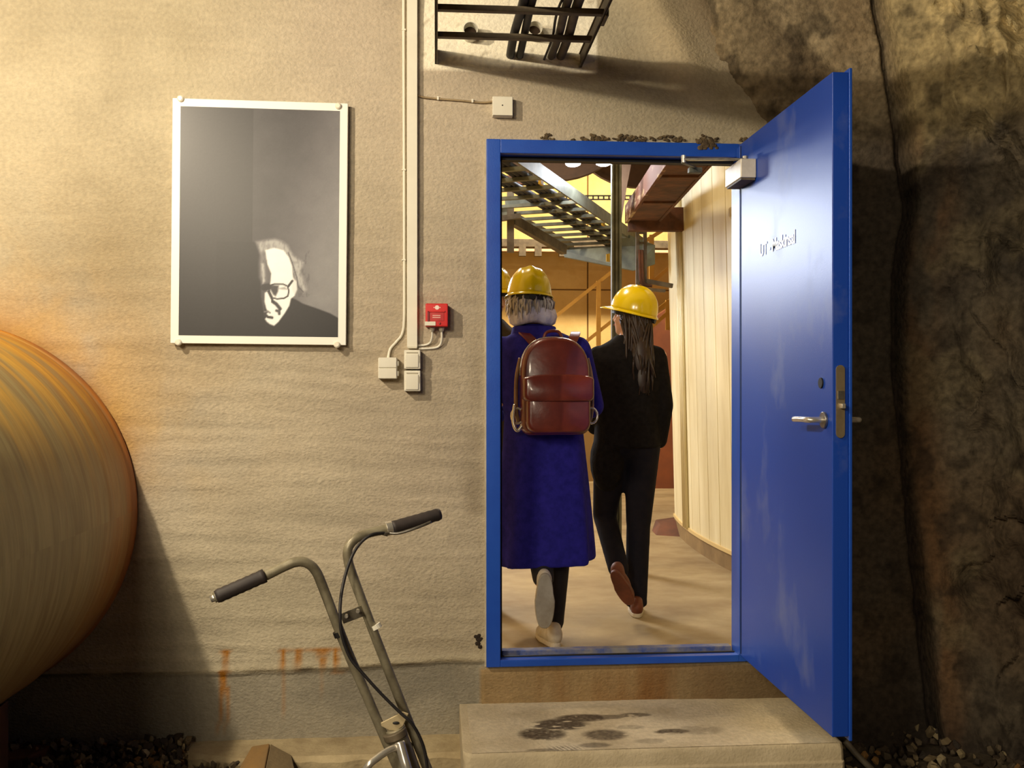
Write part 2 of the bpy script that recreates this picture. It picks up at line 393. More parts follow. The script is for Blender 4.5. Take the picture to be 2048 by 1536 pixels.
# ---- rock at the right
def make_rock():
    path = [(0.88,.10),(1.10,.06),(1.30,.02),(1.55,-.02),(1.80,-.07),(2.05,-.14),(2.30,-.30),(2.55,-.58),(2.80,-1.0),(3.0,-1.6),(3.15,-2.5),(3.25,-3.6),(3.3,-5.5)]
    pts = smooth_path([Vector((a,b,0)) for a,b in path], 24)
    L = [0]
    for i in range(1, len(pts)): L.append(L[-1]+(pts[i]-pts[i-1]).length)
    L = np.array(L); px = np.array([p.x for p in pts]); py = np.array([p.y for p in pts])
    u = np.concatenate([np.arange(0, 2.4, 0.009), np.arange(2.4, L[-1], 0.05)])
    bx = np.interp(u, L, px); by = np.interp(u, L, py)
    tx = np.gradient(bx, u); ty = np.gradient(by, u); nl = np.hypot(tx, ty); nx = ty/nl; ny = -tx/nl
    z = np.arange(-0.2, 4.4, 0.0125)
    U, Z = np.meshgrid(u, z); BX = np.broadcast_to(bx, U.shape); 
    # main vertical joint: smooth slab on the left of it, jagged rock on the right
    zj = np.array([-0.2, .0, .3, .8, 1.2, 1.55, 1.9, 2.2, 2.5, 2.8, 3.2, 4.4]); 
    pj = [1872,1868,1850,1828,1815,1795,1800,1818,1800,1768,1745,1700]
    xj = np.array([P(p, 768-(zz-1.48)*500, -0.1).x for p, zz in zip(pj, zj)])
    XJ = np.interp(Z, zj, xj)
    s = BX - XJ + 0.02*(fbm(Z*6, Z*0, 3, 83)-0.5)
    right = sstep(0.0, 0.028, s)
    disp = np.zeros_like(U)
    disp += right*(0.10 + 0.05*sstep(2.2,2.6,Z))
    big = fbm(U*1.7, Z*1.2, 5, 85)-0.5
    rid = 1-np.abs(fbm(U*2.6+Z*0.7, Z*1.6-U*0.5, 4, 87)*2-1)
    disp += right*(0.24*big + 0.22*(rid-0.6)*sstep(0.03,0.3,s))
    # fractured ledges
    st = fbm(U*2.2+Z*0.9, Z*2.4-U*0.8, 3, 89)*6; disp += right*0.06*(np.floor(st)-st+0.5)*sstep(0.1,0.3,s)
    disp += right*0.03*(fbm(U*9, Z*9, 4, 91)-0.5) + 0.008*(fbm(U*40, Z*40, 2, 93)-0.5)
    # slab: flat facets, slight steps
    left = 1-right
    slab = 0.05*(fbm(U*1.2, Z*0.8, 3, 95)-0.5)
    # nose of sprayed rock above: bulges over the slab
    nose = sstep(2.5, 2.75, Z + 0.1*(fbm(U*4, Z*0, 3, 97)-0.5)) 
    slab += nose*(0.045 + 0.10*(fbm(U*3, Z*3, 5, 99)-0.5))
    disp += left*slab
    disp -= 0.05*np.exp(-((s+.010)/0.009)**2)
    # a diagonal crack in the slab
    d1 = (Z-1.62) + 1.25*(BX-1.42); disp -= left*0.015*np.exp(-(d1/0.008)**2)*(BX>1.3)
    d2 = (Z-0.62) + 1.2*(BX-1.45); disp -= left*0.012*np.exp(-(d2/0.006)**2)
    # overhanging shelf and hollow right of the joint
    disp += right*0.12*np.exp(-((Z-2.55)/0.22)**2)*np.exp(-((s-0.32)/0.3)**2)
    disp -= right*0.09*np.exp(-((Z-0.95)/0.25)**2)*np.exp(-((s-0.05)/0.12)**2)
    disp -= right*0.10*np.exp(-((Z-0.72+0.9*(s-.15))/0.10)**2)*sstep(0.05,0.2,s)*(1-sstep(.6,.9,s))
    # rubble slope at the foot
    disp += 0.25*np.exp(-np.maximum(Z+0.05,0)/0.13)*(0.5+fbm(U*6, Z*6, 4, 101))
    X = bx + nx*disp; Y = by + ny*disp
    n = fbm(U*3, Z*3, 5, 103); n2 = fbm(U*12, Z*12, 4, 105)
    def c(rgb): return np.array(lin(rgb))
    col = c((98,88,72)) + (c((64,58,51))-c((98,88,72)))*np.clip((n-.35)*2.6,0,1)[...,None]
    def put(rgb, t):
        nonlocal col
        t = np.clip(t,0,1); col = col + (c(rgb)-col)*t[...,None]
    put((74,65,54), left*(Z<2.6)*0.8)  # slab darkened below: the door's cast shadow put into the colour
    g_ = sstep(2.42,2.6,Z+.06*(n2-.5))*left; put((152,136,106), g_*(1-sstep(1.0,1.65,BX))*.95); put((104,88,66), g_*sstep(1.0,1.65,BX)*.8); put((164,148,118), g_*.6*sstep(.52,.66,fbm(U*3+Z*2,Z*1.2-U,4,113)))
    put((100,78,52), 0.4*sstep(.5,.7,fbm(U*2.5+4, Z*1.2, 4, 107)))
    put((112,78,46), 0.6*right*np.exp(-((s-0.06)/0.07)**2)*sstep(.4,.6,fbm(U*5,Z*2,4,109)))
    put((196,176,128), right*0.75*sstep(2.35,2.55,Z+0.2*(n2-.5))*(1-sstep(0.5,0.9,s)))  # upper rock made pale: lamplight above the door's shadow painted in
    put((118,106,80), 0.5*right*sstep(.55,.7,fbm(U*4,Z*4,4,111)))
    put((48,40,32), 0.6*sstep(.58,.72,n2)); put((40,30,24), 0.9*np.exp(-((s+.010)/0.009)**2))
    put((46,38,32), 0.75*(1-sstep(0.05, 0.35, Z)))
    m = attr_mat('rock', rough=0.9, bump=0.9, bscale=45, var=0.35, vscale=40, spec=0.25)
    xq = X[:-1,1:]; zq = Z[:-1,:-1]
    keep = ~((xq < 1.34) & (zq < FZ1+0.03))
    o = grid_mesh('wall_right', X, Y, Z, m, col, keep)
    tag(o, 'dark jagged rock face with a long vertical crack, behind the open door', 'rock wall', kind='structure')
make_rock()

# ---- ground outside: dirt plus loose gravel
def make_ground():
    x = np.concatenate([np.arange(-4, 3.6, 0.03)]); y = np.arange(-7, 0.3, 0.03)
    X, Y = np.meshgrid(x, y)
    Z = 0.03*(fbm(X*1.5, Y*1.5, 4, 121)-0.5) + 0.02*(fbm(X*12, Y*12, 3, 123)-0.5)
    Z += 0.05*np.exp(-((Y+0.05)/0.2)**2)*(1-sstep(-1.15,-0.85,X)) + 0.12*sstep(1.5,2.3,X)
    n = fbm(X*5, Y*5, 4, 125)[...,None]
    col = np.array(lin((92,80,62)))*(1-n) + np.array(lin((60,50,38)))*n
    o = grid_mesh('ground', X, Y, Z, attr_mat('dirt', rough=0.95, bump=0.8, bscale=40, var=0.3), col)
    tag(o, 'dark gravelly dirt ground in front of the wall', 'ground', kind='structure')
make_ground()
def make_gravel():
    base = []
    rr = random.Random(5)
    V = []; F = []; K = []
    tones = [lin(t) for t in ((120,104,76),(92,80,62),(150,134,100),(74,62,48),(176,160,124),(140,104,58),(60,52,44))]
    def stone(p, r):
        n = len(V); R = Euler((rr.uniform(0,3), rr.uniform(0,3), rr.uniform(0,3))).to_matrix(); sc = (1, rr.uniform(.6,.95), rr.uniform(.45,.8))
        t = rr.choices(tones, (5,6,2,5,.7,1.2,5))[0]
        for i, j, k in ((1,0,0),(-1,0,0),(0,1,0),(0,-1,0),(0,0,1),(0,0,-1),(.7,.7,.5),(-.7,.6,.5),(.6,-.7,-.5),(-.6,-.7,.5)):
            q = R @ Vector((i*sc[0]*rr.uniform(.8,1.15), j*sc[1]*rr.uniform(.8,1.15), k*sc[2]*rr.uniform(.8,1.15)))*r
            V.append(tuple(Vector(p)+q)); K.append(t)
        bm = bmesh.new()
        vs = [bm.verts.new(v) for v in V[n:]]
        h = bmesh.ops.convex_hull(bm, input=vs); bm.verts.index_update()
        for f in bm.faces: F.append(tuple(n+v.index for v in f.verts))
        bm.free()
    for k in range(1500):
        x = rr.uniform(-2.1, -0.72); y = -abs(rr.gauss(0.06, 0.32)) - 0.02
        if x > -0.95 and y > -0.2: continue
        stone((x, y, 0.03 + 0.06*math.exp(-(y/0.2)**2)+rr.uniform(-.01,.02)), rr.uniform(.008, .026))
    for k in range(700):
        x = rr.uniform(1.48, 2.6); y = rr.uniform(-1.5, -0.15)
        stone((x, y, .03+0.12*min(1,max(0,(x-1.5)/.8))+rr.uniform(-.01,.02)), rr.uniform(.008,.03))
    for k in range(500):
        stone((rr.uniform(-.75,.1), rr.uniform(-.6,-.19), rr.uniform(-.01,.015)), rr.uniform(.006,.018))
    me = bpy.data.meshes.new('gravel'); me.from_pydata(V, [], F)
    a = me.color_attributes.new('Col', 'FLOAT_COLOR', 'POINT'); a.data.foreach_set('color', np.concatenate([np.array(K), np.ones((len(K),1))],1).astype(np.float32).ravel())
    me.materials.append(attr_mat('gravel', rough=0.85, bump=0.3, var=0.2)); o = bpy.data.objects.new('gravel', me); C.objects.link(o)
    tag(o, 'loose dark gravel lying along the foot of the wall', 'gravel', kind='stuff')
make_gravel()

# ---- low concrete kerb along the foot of the wall
kb = MB()
xs_ = [-1.0 + 1.14*i/30 for i in range(31)]; rings = []
kr = random.Random(9)
for x in xs_:
    j = kr.uniform(-.008,.008); e = 0.10*max(0, 1-(x+1.0)/.25)
    rings.append([(x,.03,-.1),(x,-.165+e+j,-.1),(x,-.172+e+j,.052+j*.4),(x,-.155+e,.07),(x,.03,.079+j*.2)])
kb.ringloft([[Vector(p) for p in r] for r in rings])
k = kb.build('trim_1', mat('kerb', (192,174,136), (156,138,104), scale=7, rough=0.92, bump=0.4, bscale=60)); tag(k, 'low worn concrete kerb running along the foot of the wall', 'kerb', kind='structure')

# ---- concrete step in front of the door
st = thing('concrete_step', (.77,-.27,0), 'wide pale concrete step with dark wet footprints below the blue door', 'step')
sb = MB(); n_ = 40
def step_ring(x, e):
    zt = .198
    return [Vector(p) for p in ((x,-.0,-.05),(x,-.545+e,-.05),(x,-.545+e,zt-.060),(x,-.537+e,zt-.056),(x,-.532+e,zt-.015),(x,-.520+e,zt),(x,-.0,zt+.004))]
sb.ringloft([step_ring(.095+e1, e2) for e1, e2 in ((0,.03),(.012,.01),(.03,0))] + [step_ring(.13+1.29*i/12, 0) for i in range(1,12)] + [step_ring(1.44,0), step_ring(1.452,.012)])
so = part(sb, 'block', M['concrete'], st, bevel=.008)
# tread surface with wet, dirty footprints
def tread():
    x = np.arange(.125, 1.43, .004); y = np.arange(-.518, -.004, .004); X, Y = np.meshgrid(x, y)
    Zt = .1995 + .0012*(fbm(X*20, Y*20, 3, 161)-.5) + .004*(Y+.52)/.52
    def c(r): return np.array(lin(r))
    n = fbm(X*5, Y*7, 5, 163)
    col = c((206,192,164)) + (c((178,162,132))-c((206,192,164)))*np.clip((n-.35)*2.5,0,1)[...,None]
    col = col + (c((214,194,154))-col)*(sstep(.9,1.3,X)*.5)[...,None]
    T = np.zeros(X.shape)
    brk = fbm(X*26, Y*60, 4, 165); fine = fbm(X*90, Y*120, 2, 167)
    def blob(px, py, rx, ry, k):
        nonlocal T
        p = PZ(px, py, .2); q = ((X-p.x)/(rx*1.25))**2+((Y-p.y)/(ry*1.3))**2
        T = np.maximum(T, k*(1-sstep(.4,1.25,q))*sstep(.34,.47,brk+.18*(1-q)))
    blob(1085,1468,.075,.055,.95); blob(1120,1450,.09,.05,1.0); blob(1165,1437,.09,.035,.95); blob(1215,1435,.08,.02,.7); blob(1270,1431,.055,.02,.75)
    blob(1210,1470,.07,.045,.8); blob(1190,1490,.05,.02,.6); blob(1345,1463,.06,.022,.85); blob(1300,1482,.05,.02,.4); blob(1400,1460,.07,.04,.35); blob(1260,1455,.05,.02,.35); blob(1085,1500,.05,.012,.6)
    # sole pattern
    p = PZ(1128,1497,.2); u = (X-p.x); v = (Y-p.y); T = np.maximum(T, .8*(np.sin((u*.9+v*.5)*420)>.25)*np.exp(-((u/.07)**2+(v/.028)**2)**2))
    T = np.clip(T*(.75+.5*fine),0,1); col = col + (c((62,48,34))-col)*(T*.95)[...,None]
    g = grid_mesh('tread', X-.77, Y+.27, Zt, attr_mat('tread_concrete', rough=.8, bump=.3, bscale=90, var=.12, vscale=50), col)
    g.parent = st
tread()

# ---- big pipe through the wall at the left
pcx, pcz = W(-114, 1023); PR = 0.725
def make_pipe():
    t = thing('large_pipe', (pcx, -2.5, pcz-PR), 'huge rust-streaked horizontal steel pipe running into the wall, left', 'pipe')
    nth = 200; ys = np.concatenate([np.arange(0.06,-1.4,-0.012), np.arange(-1.4,-5.6,-0.1)])
    th = np.linspace(0, 2*np.pi, nth+1); TH, YY = np.meshgrid(th, ys)
    a = np.abs(((TH+np.pi) % (2*np.pi))-np.pi)
    R = PR + 0.006*np.exp(-((YY+0.02)/0.02)**2) - 0.004*np.exp(-((YY+0.055)/0.012)**2) + 0.004*np.exp(-((YY+.30)/.01)**2) 
    X = pcx + R*np.cos(TH); Z = pcz + R*np.sin(TH)
    wob = YY + 0.015*np.sin(TH*2)
    stk = fbm(TH*2.2, wob*46, 4, 131, .65); stk2 = fbm(TH*1.3+5, wob*14, 4, 133)
    def c(rgb): return np.array(lin(rgb))
    col = c((176,162,112)) + (c((146,128,84))-c((176,162,112)))*np.clip((stk-.3)*2.2,0,1)[...,None]
    def put(rgb, t):
        nonlocal col
        t = np.clip(t,0,1); col = col + (c(rgb)-col)*t[...,None]
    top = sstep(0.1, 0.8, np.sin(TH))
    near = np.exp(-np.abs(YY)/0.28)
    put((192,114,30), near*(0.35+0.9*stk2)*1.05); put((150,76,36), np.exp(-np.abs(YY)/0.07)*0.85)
    put((228,176,60), top*sstep(.42,.62,stk2)*0.9); put((208,130,44), top*near*0.9*sstep(.35,.6,stk))  # rust patches, with the lit top of the pipe put into their colour
    put((196,180,140), 0.6*np.exp(-((YY+.055)/.008)**2)*top)  # highlight along the collar lip painted in
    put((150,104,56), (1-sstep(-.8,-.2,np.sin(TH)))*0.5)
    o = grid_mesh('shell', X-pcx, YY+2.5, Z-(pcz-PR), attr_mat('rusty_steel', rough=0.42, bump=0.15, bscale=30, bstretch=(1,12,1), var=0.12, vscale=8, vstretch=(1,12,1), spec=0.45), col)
    o.parent = t
    # timber/steel saddle under the pipe
    sd = MB()
    for y in (-.55,):
        prof = [Vector((pcx+PR*1.05*math.cos(q), y, pcz+PR*1.0*math.sin(q))) for q in np.linspace(math.radians(240), math.radians(300), 14)]
        sd.prism([Vector((pcx-.38,y,-.05))]+prof+[Vector((pcx+.38,y,-.05))], (0,.22,0))
    part(sd, 'saddle', mat('saddle_rust', (92,52,34), (64,40,30), scale=10, rough=0.8), t)
make_pipe()

# ---- blue steel door frame
fr = thing('trim_1', ((FX0+FX1)/2, 0, FZ0), 'blue painted steel door frame with raised threshold', 'door frame', kind='structure')
fr.name = 'trim_2'
ix0, _ = W(1000, 700); _, iz1 = W(1200, 313); ix1 = 1.222; iz0 = W(1200,1312)[1]
def fbox(nm, lo, hi, m=M['blue'], bev=.003): return part(MB().box(lo, hi), nm, m, fr, bevel=bev)
fbox('jamb', (FX0,-.030,FZ0), (ix0,.075,FZ1)); fbox('jamb', (ix1+.006,-.028,FZ0), (FX1,.075,FZ1))
fbox('head', (ix0-.0005,-.0295,iz1), (ix1+.0065,.075,FZ1)); fbox('threshold', (ix0-.0005,-.0295,FZ0), (ix1+.0065,.02,iz0))
fbox('threshold_lip', (ix0+.001,.055,FZ0), (ix1,.10,iz0+.014), mat('worn_blue', (44,76,150), (140,136,132), scale=14, rough=0.45))
fbox('threshold_plate', (ix0+.001,.0,FZ0), (ix1,.07,iz0-.006), M['steel'])
fbox('seal', (ix0-.002,.03,iz0), (ix0+.010,.06,iz1), M['dark'], 0); fbox('seal', (ix0,.03,iz1-.014), (ix1,.06,iz1+.002), M['dark'], 0)
fbox('seal', (ix0,.012,iz0-.004), (ix1,.024,iz0+.004), M['dark'], 0)
# head lining behind the frame, its shade put in as dark colour
fbox('head_lining', (ix0-.02,.075,iz1-.004), (FX1,.115,iz1+.06), mat('soffit_shade', (58,48,40), rough=0.9), 0)

# ---- open door leaf
DX = 1.218; DY0, DY1 = -.985, -.050; DZ0, DZ1 = .392, 2.4415; DT = .052
dr = thing('door_1', (DX, DY0, DZ0), 'open glossy blue steel door with white lettering and lever handle', 'door', kind='structure')
part(MB().box((DX,DY0,DZ0),(DX+DT,DY1,DZ1)), 'leaf', M['blue_dusty'], dr, bevel=.003)
# rebated outer lip along the free edge and top
part(MB().box((DX+DT,DY0-.004,DZ0-.012),(DX+DT+.010,DY1,DZ1+.012)), 'outer_skin', M['blue'], dr, bevel=.002)
part(MB().box((DX-.0015,DY1-.038,DZ0+.01),(DX+.01,DY1-.032,DZ1-.01)), 'hinge_gap', M['dark'], dr)
part(MB().box((DX-.004,DY1-.030,DZ0+.005),(DX+.02,DY1+.012,DZ1-.01)), 'hinge_strip', M['blue'], dr, bevel=.002)
# lock plate on the edge
def on_edge(py): return PC(1682, py, 3.0).z
za, zb = on_edge(730), on_edge(876)
fp = MB(); prof = []
xc_ = DX+DT*.47
for a in range(0,181,20): prof.append((xc_+.0135*math.cos(math.radians(a)), zb+.0135 + (za-.0135-(zb+.0135)) + .0135*math.sin(math.radians(a))))
for a in range(180,361,20): prof.append((xc_+.0135*math.cos(math.radians(a)), zb+.0135+.0135*math.sin(math.radians(a))))
fp.prism([Vector((x,DY0-.0045,z)) for x,z in prof], (0,.006,0)); lk = part(fp, 'lock_plate', mat('lock_steel', (178,160,128), (160,142,112), scale=20, rough=.35, metal=.7), dr)
zl = on_edge(812); part(MB().cbox((xc_+.004,DY0-.010,zl),(.014,.02,.016)), 'latch_bolt', M['chrome'], lk, bevel=.003)
part(MB().cbox((xc_,DY0-.0055,on_edge(790)),(.020,.004,.026)), 'dead_bolt', M['steel'], lk, bevel=.001)
# handle on the inner face, plus the outer one
hy = PX(1650, 840, DX).y; hz = PX(1650, 840, DX).z
def handle(side, x):
    hb = MB(); s = -1 if side == 'in' else 1
    hb.tube([(x,hy,hz),(x+s*.009,hy,hz)], .026, 20); rs = part(hb, 'handle_rose', M['steel'], dr, smooth=False, bevel=.002)
    lv = MB(); lv.tube(smooth_path([(x+s*.005,hy,hz),(x+s*.04,hy,hz),(x+s*.052,hy+.012,hz),(x+s*.054,hy+.05,hz),(x+s*.052,hy+.125,hz-.002)],6), .0095, 12)
    lh = part(lv, 'lever_handle', M['chrome'], dr, smooth=True)
handle('in', DX); handle('out', DX+DT+.01)
kx = PX(1643, 766, DX); kh = MB(); kh.tube([(DX+.001,kx.y,kx.z),(DX-.005,kx.y,kx.z)], .017, 16); part(kh, 'key_cover', M['dark'], dr, bevel=.001)
# lettering
tc = bpy.data.curves.new('txt', 'FONT'); tc.body = 'UT - Maskinsal'; tc.size = 1.0; tc.extrude = 0.0; tc.offset = 0.022; tc.space_character = 0.95
to = bpy.data.objects.new('txt', tc); C.objects.link(to)
bpy.context.view_layer.update()
tm = bpy.data.meshes.new_from_object(to.evaluated_get(bpy.context.evaluated_depsgraph_get())); bpy.data.objects.remove(to)
ta = PX(1520, 513, DX); tb = PX(1591, 484, DX)
wv = [v.co.copy() for v in tm.vertices]; wid = max(v.x for v in wv); sc = (ta.y-tb.y)/wid
tmb = MB(); tmb.v = [(DX-.0016, ta.y - v.x*sc, ta.z + v.y*.062*1.05) for v in wv]; tmb.f = [tuple(p.vertices) for p in tm.polygons]
part(tmb, 'lettering', mat('white_letters', (252,250,236), rough=.4), dr)
# door closer
cl = part(MB().box((DX-.062,-.275,2.265),(DX-.0005,-.075,2.338)), 'door_closer', mat('closer_silver', (216,208,192), (200,192,176), scale=20, rough=.4, metal=.2), dr, bevel=.004)
part(MB().box((DX-.058,-.268,2.258),(DX-.004,-.085,2.268)), 'closer_underside', M['galv_dark'], cl)
piv = Vector((DX-.032,-.235,2.343)); elb = P(1367, 317, -.20); elb.z = 2.346; brk = P(1390, 341, .035)
part(MB().bar(piv, elb, .020, .007), 'closer_arm', M['steel'], cl, bevel=.001)
part(MB().tube([piv+Vector((0,0,-.006)), piv+Vector((0,0,.012))], .012, 12), 'arm_pivot', M['steel'], cl)
part(MB().tube([elb+Vector((0,0,-.012)), elb+Vector((0,0,.016))], .009, 12), 'elbow_pin', M['chrome'], cl)
part(MB().bar(elb+Vector((0,0,-.012)), brk+Vector((0,0,.012)), .016, .006), 'closer_forearm', M['galv'], cl, bevel=.001)
part(MB().cbox(brk, (.055,.03,.022)), 'arm_bracket', M['galv'], cl, bevel=.003)
# ================================================================== THINGS ON THE WALL
# ---- framed portrait
def make_poster():
    c0 = P(339,197,-.03); c1 = P(692,207,-.03); c2 = P(346,688,-.03); c3 = P(692,689,-.03)
    x0, x1 = (c0.x+c2.x)/2-.002, (c1.x+c3.x)/2; z1, z0 = (c0.z+c1.z)/2, (c2.z+c3.z)/2
    Wd, H = x1-x0, z1-z0
    t = thing('framed_portrait', ((x0+x1)/2,0,z0), 'white-framed black and white portrait print of a face with glasses', 'picture')
    rot = math.radians(0.55); 
    def place(o): o.rotation_euler = (0,0,0)
    part(MB().box((x0,-.036,z0),(x1,-.014,z1)), 'backing_board', M['white_paint'], t, bevel=.002)
    part(MB().box((x0+.03,-.014,z0+.03),(x1-.03,.012,z1-.03)), 'wall_spacer', M['dark'], t)
    bw = .031
    # print painted as point colours on a fine grid
    nx, nz = 200, 284
    u = np.linspace(0,1,nx); v = np.linspace(0,1,nz); U, V = np.meshgrid(u, v)      # V up
    # photo-zoom pixels (1207x1536 crop): print spans x 150..1032, y 148..1398
    PXX = 150 + U*882; PYY = 1398 - V*1250
    def rgb(c): return np.array(lin((c,c,c)))
    lum = np.full(U.shape, 38.0)
    right = PXX > 553
    up = (1398-PYY)/1250
    wall_l = 60 + 74*sstep(600,1100,PXX + 0.25*(PYY-700)) + 14*(fbm(PXX/70, PYY/70, 4, 141)-.5)
    lum = np.where(right & (PYY < 1310), wall_l, lum)
    lum = np.where((PXX <= 553), 44-8*sstep(300,1300,PYY), lum)
    def inside(poly, soft=3.0):
        """signed soft mask of a polygon"""
        n = len(poly); ins = np.zeros(PXX.shape, bool); dmin = np.full(PXX.shape, 1e9)
        for i in range(n):
            xa, ya = poly[i]; xb, yb = poly[(i+1) % n]
            cond = ((ya > PYY) != (yb > PYY)) & (PXX < (xb-xa)*(PYY-ya)/((yb-ya) if yb != ya else 1e-9)+xa)
            ins ^= cond
            dx, dy = xb-xa, yb-ya; tt = np.clip(((PXX-xa)*dx+(PYY-ya)*dy)/(dx*dx+dy*dy+1e-9),0,1)
            dmin = np.minimum(dmin, np.hypot(PXX-xa-tt*dx, PYY-ya-tt*dy))
        return sstep(-soft, soft, np.where(ins, dmin, -dmin))
    def paint(poly, l, soft=4, k=1.0):
        nonlocal lum
        a = inside(poly, soft)*k; lum = lum*(1-a) + l*a
    def stroke(pts, w, l, k=1.0):
        nonlocal lum
        dmin = np.full(PXX.shape, 1e9)
        for (xa,ya),(xb,yb) in zip(pts[:-1], pts[1:]):
            dx, dy = xb-xa, yb-ya; tt = np.clip(((PXX-xa)*dx+(PYY-ya)*dy)/(dx*dx+dy*dy+1e-9),0,1)
            dmin = np.minimum(dmin, np.hypot(PXX-xa-tt*dx, PYY-ya-tt*dy))
        a = (1-sstep(w-2.5, w+2.5, dmin))*k; lum = lum*(1-a) + l*a
    def zc(x, y): return (480-300+x/6.4)*2.743, (450-160+y/6.4)*2.743           # from the closer zoom
    Zp = lambda *p: [zc(a,b) for a,b in p]
    paint(Zp((-330,1420),(-330,200),(230,200),(250,900),(330,1290),(640,930),(700,930),(790,980),(1000,1050),(1262,1160),(1262,1420)), 34, 6)
    paint(Zp((300,1000),(640,900),(700,930),(790,985),(1000,1050),(1150,1100),(1262,1165),(1262,1420),(300,1420)), 36, 5)
    # hair
    paint(Zp((180,200),(330,170),(430,158),(520,185),(590,235),(640,330),(600,420),(300,420),(230,330)), 168, 14)
    paint(Zp((590,300),(700,390),(800,450),(760,560),(800,690),(840,800),(800,830),(735,740),(690,640),(640,480)), 176, 14)
    paint(Zp((240,330),(330,300),(340,700),(270,730),(230,650),(225,470)), 120, 16)
    paint(Zp((255,480),(285,470),(300,700),(275,730)), 205, 10)
    paint(Zp((300,430),(350,470),(380,600),(350,700),(320,690)), 92, 14)
    # face
    paint(Zp((300,300),(420,270),(540,300),(610,390),(650,500),(665,640),(700,740),(690,880),(640,920),(620,1010),(560,1110),(480,1220),(425,1270),(370,1250),(330,1220),(305,1185),(330,1150),(315,1120),(345,1100),(320,1050),(298,960),(300,850),(330,830),(370,720),(380,600),(330,480)), 250, 5)
    lum = lum*(1-.16*sstep(.45,.75,fbm(PXX/9,PYY/22,3,143))*((lum>112)&(lum<215)&(PXX<870)&(PYY>850)&(PYY<1180)))
    paint(Zp((655,640),(715,700),(720,800),(690,870),(650,800)), 232, 6)
    # shadow shapes of nose, mouth, eye
    stroke(Zp((405,960),(450,990),(500,1050)), 22/2.3, 60); stroke(Zp((455,1075),(490,1085),(490,1115)), 18/2.3, 80)
    stroke(Zp((315,1130),(345,1160),(400,1165)), 16/2.3, 50); stroke(Zp((300,1090),(345,1085),(370,1105)), 10/2.3, 120)
    paint(Zp((360,745),(480,755),(470,830),(440,890),(410,870),(370,800)), 62, 7); paint(Zp((470,790),(560,770),(590,800),(520,800)), 150, 8)
    # glasses
    stroke(Zp((345,760),(420,735),(540,735),(595,760),(612,820),(600,885),(550,915),(460,925),(400,910),(365,840),(345,760)), 9/2.3, 40)
    stroke(Zp((290,780),(345,770)), 40/2.3, 48); stroke(Zp((345,830),(390,920),(410,970)), 14/2.3, 50); stroke(Zp((605,760),(655,690)), 14/2.3, 46)
    stroke(Zp((600,330),(650,450),(715,650),(730,760),(800,830)), 7/2.3, 74)
    lum = np.clip(lum + 5*(vnoise(PXX/4, PYY/4, 149)-.5), 12, 250)
    L_ = np.where(lum/255 <= .04045, lum/255/12.92, ((lum/255+.055)/1.055)**2.4)
    dk = np.clip(1-lum/160,0,1); col = np.stack([L_*(1+.06*dk), L_*(1-.06*dk), L_*(1+.16*dk)], -1)  # purple tinge of glare painted into the print's dark tones
    X = x0+bw+U*(Wd-2*bw); Z = z0+bw+V*(H-2*bw); Y = np.full(U.shape, -.0368)
    m = attr_mat('photo_print', rough=.36, var=0.02, spec=.36)
    g = grid_mesh('print', X-(x0+x1)/2, Y, Z-z0, m, col, smooth=False); g.parent = t
    for i, (px, py) in enumerate(((357,199),(672,211),(357,686),(674,688))):
        p = P(px, py, -.036); c = MB(); c.tube([(p.x,-.028,p.z),(p.x,-.043,p.z),(p.x,-.047,p.z)], [.0125,.0125,.008], 16)
        part(c, 'mounting_knob', mat('knob_white', (238,232,214), rough=.3) if i == 0 else bpy.data.materials['knob_white'], t, smooth=False)
    t.rotation_euler = (0, math.radians(.5), 0)
make_poster()

# ---- vertical trunking, cables and boxes
def wp(px, py, y=0.0): return P(px, py, y)
x0 = W(815,400)[0]; x1 = W(834.5,400)[0]; ztr = W(825,697)[1]
tr = thing('cable_trunking', ((x0+x1)/2, 0, ztr), 'tall white vertical cable trunking with a lid on the wall', 'cable duct')
part(MB().box((x0,-.026,ztr),(x1,.004,4.2)), 'channel', M['white'], tr, bevel=.002)
part(MB().box((x0-.001,-.0285,ztr+.004),(x1+.001,-.022,4.2)), 'lid', M['white'], tr, bevel=.0015)
cab = MB(); cab.tube(smooth_path([wp(806,-600,-.008), wp(807,0,-.008), wp(808,300,-.008), wp(808.5,560,-.008), wp(808,640,-.008), wp(804,668,-.008), wp(793,683,-.008), wp(781,697,-.009), wp(777,712,-.012), wp(776.5,722,-.014)], 8), .0055, 10)
cbl = solo(cab, 'wall_cable', M['white'], 'white cable running beside the trunking down to the lone socket', 'cable', smooth=True)
for py in (60, 340, 520):
    p = wp(807.7, py, -.007); part(MB().cbox(p, (.016,.016,.006)), 'cable_clip', M['white'], cbl, bevel=.001)
# lone socket (hinged lid)
def box_at(px0, py0, px1, py1, y0, y1):
    a = wp(px0,py1,y0); b = wp(px1,py0,y0); return (a.x, y0, a.z), (b.x, y1, b.z)
s = thing('wall_socket', wp(777,760,0), 'white surface socket with hinged lid, left of the trunking', 'socket')
lo, hi = box_at(756,715,794,758,-.055,.004); part(MB().box(lo,hi), 'housing', M['white'], s, bevel=.005)
l2, h2 = box_at(757,715,793,735,-.060,-.054); part(MB().box(l2,h2), 'lid', M['white'], s, bevel=.002)
l2, h2 = box_at(757,736.5,793,757,-.060,-.054); part(MB().box(l2,h2), 'lower_cover', M['white'], s, bevel=.002)
for py in (727,747):
    l2,h2 = box_at(793,py-5,797.5,py+5,-.05,-.012); part(MB().box(l2,h2), 'hinge', M['white'], s, bevel=.002)
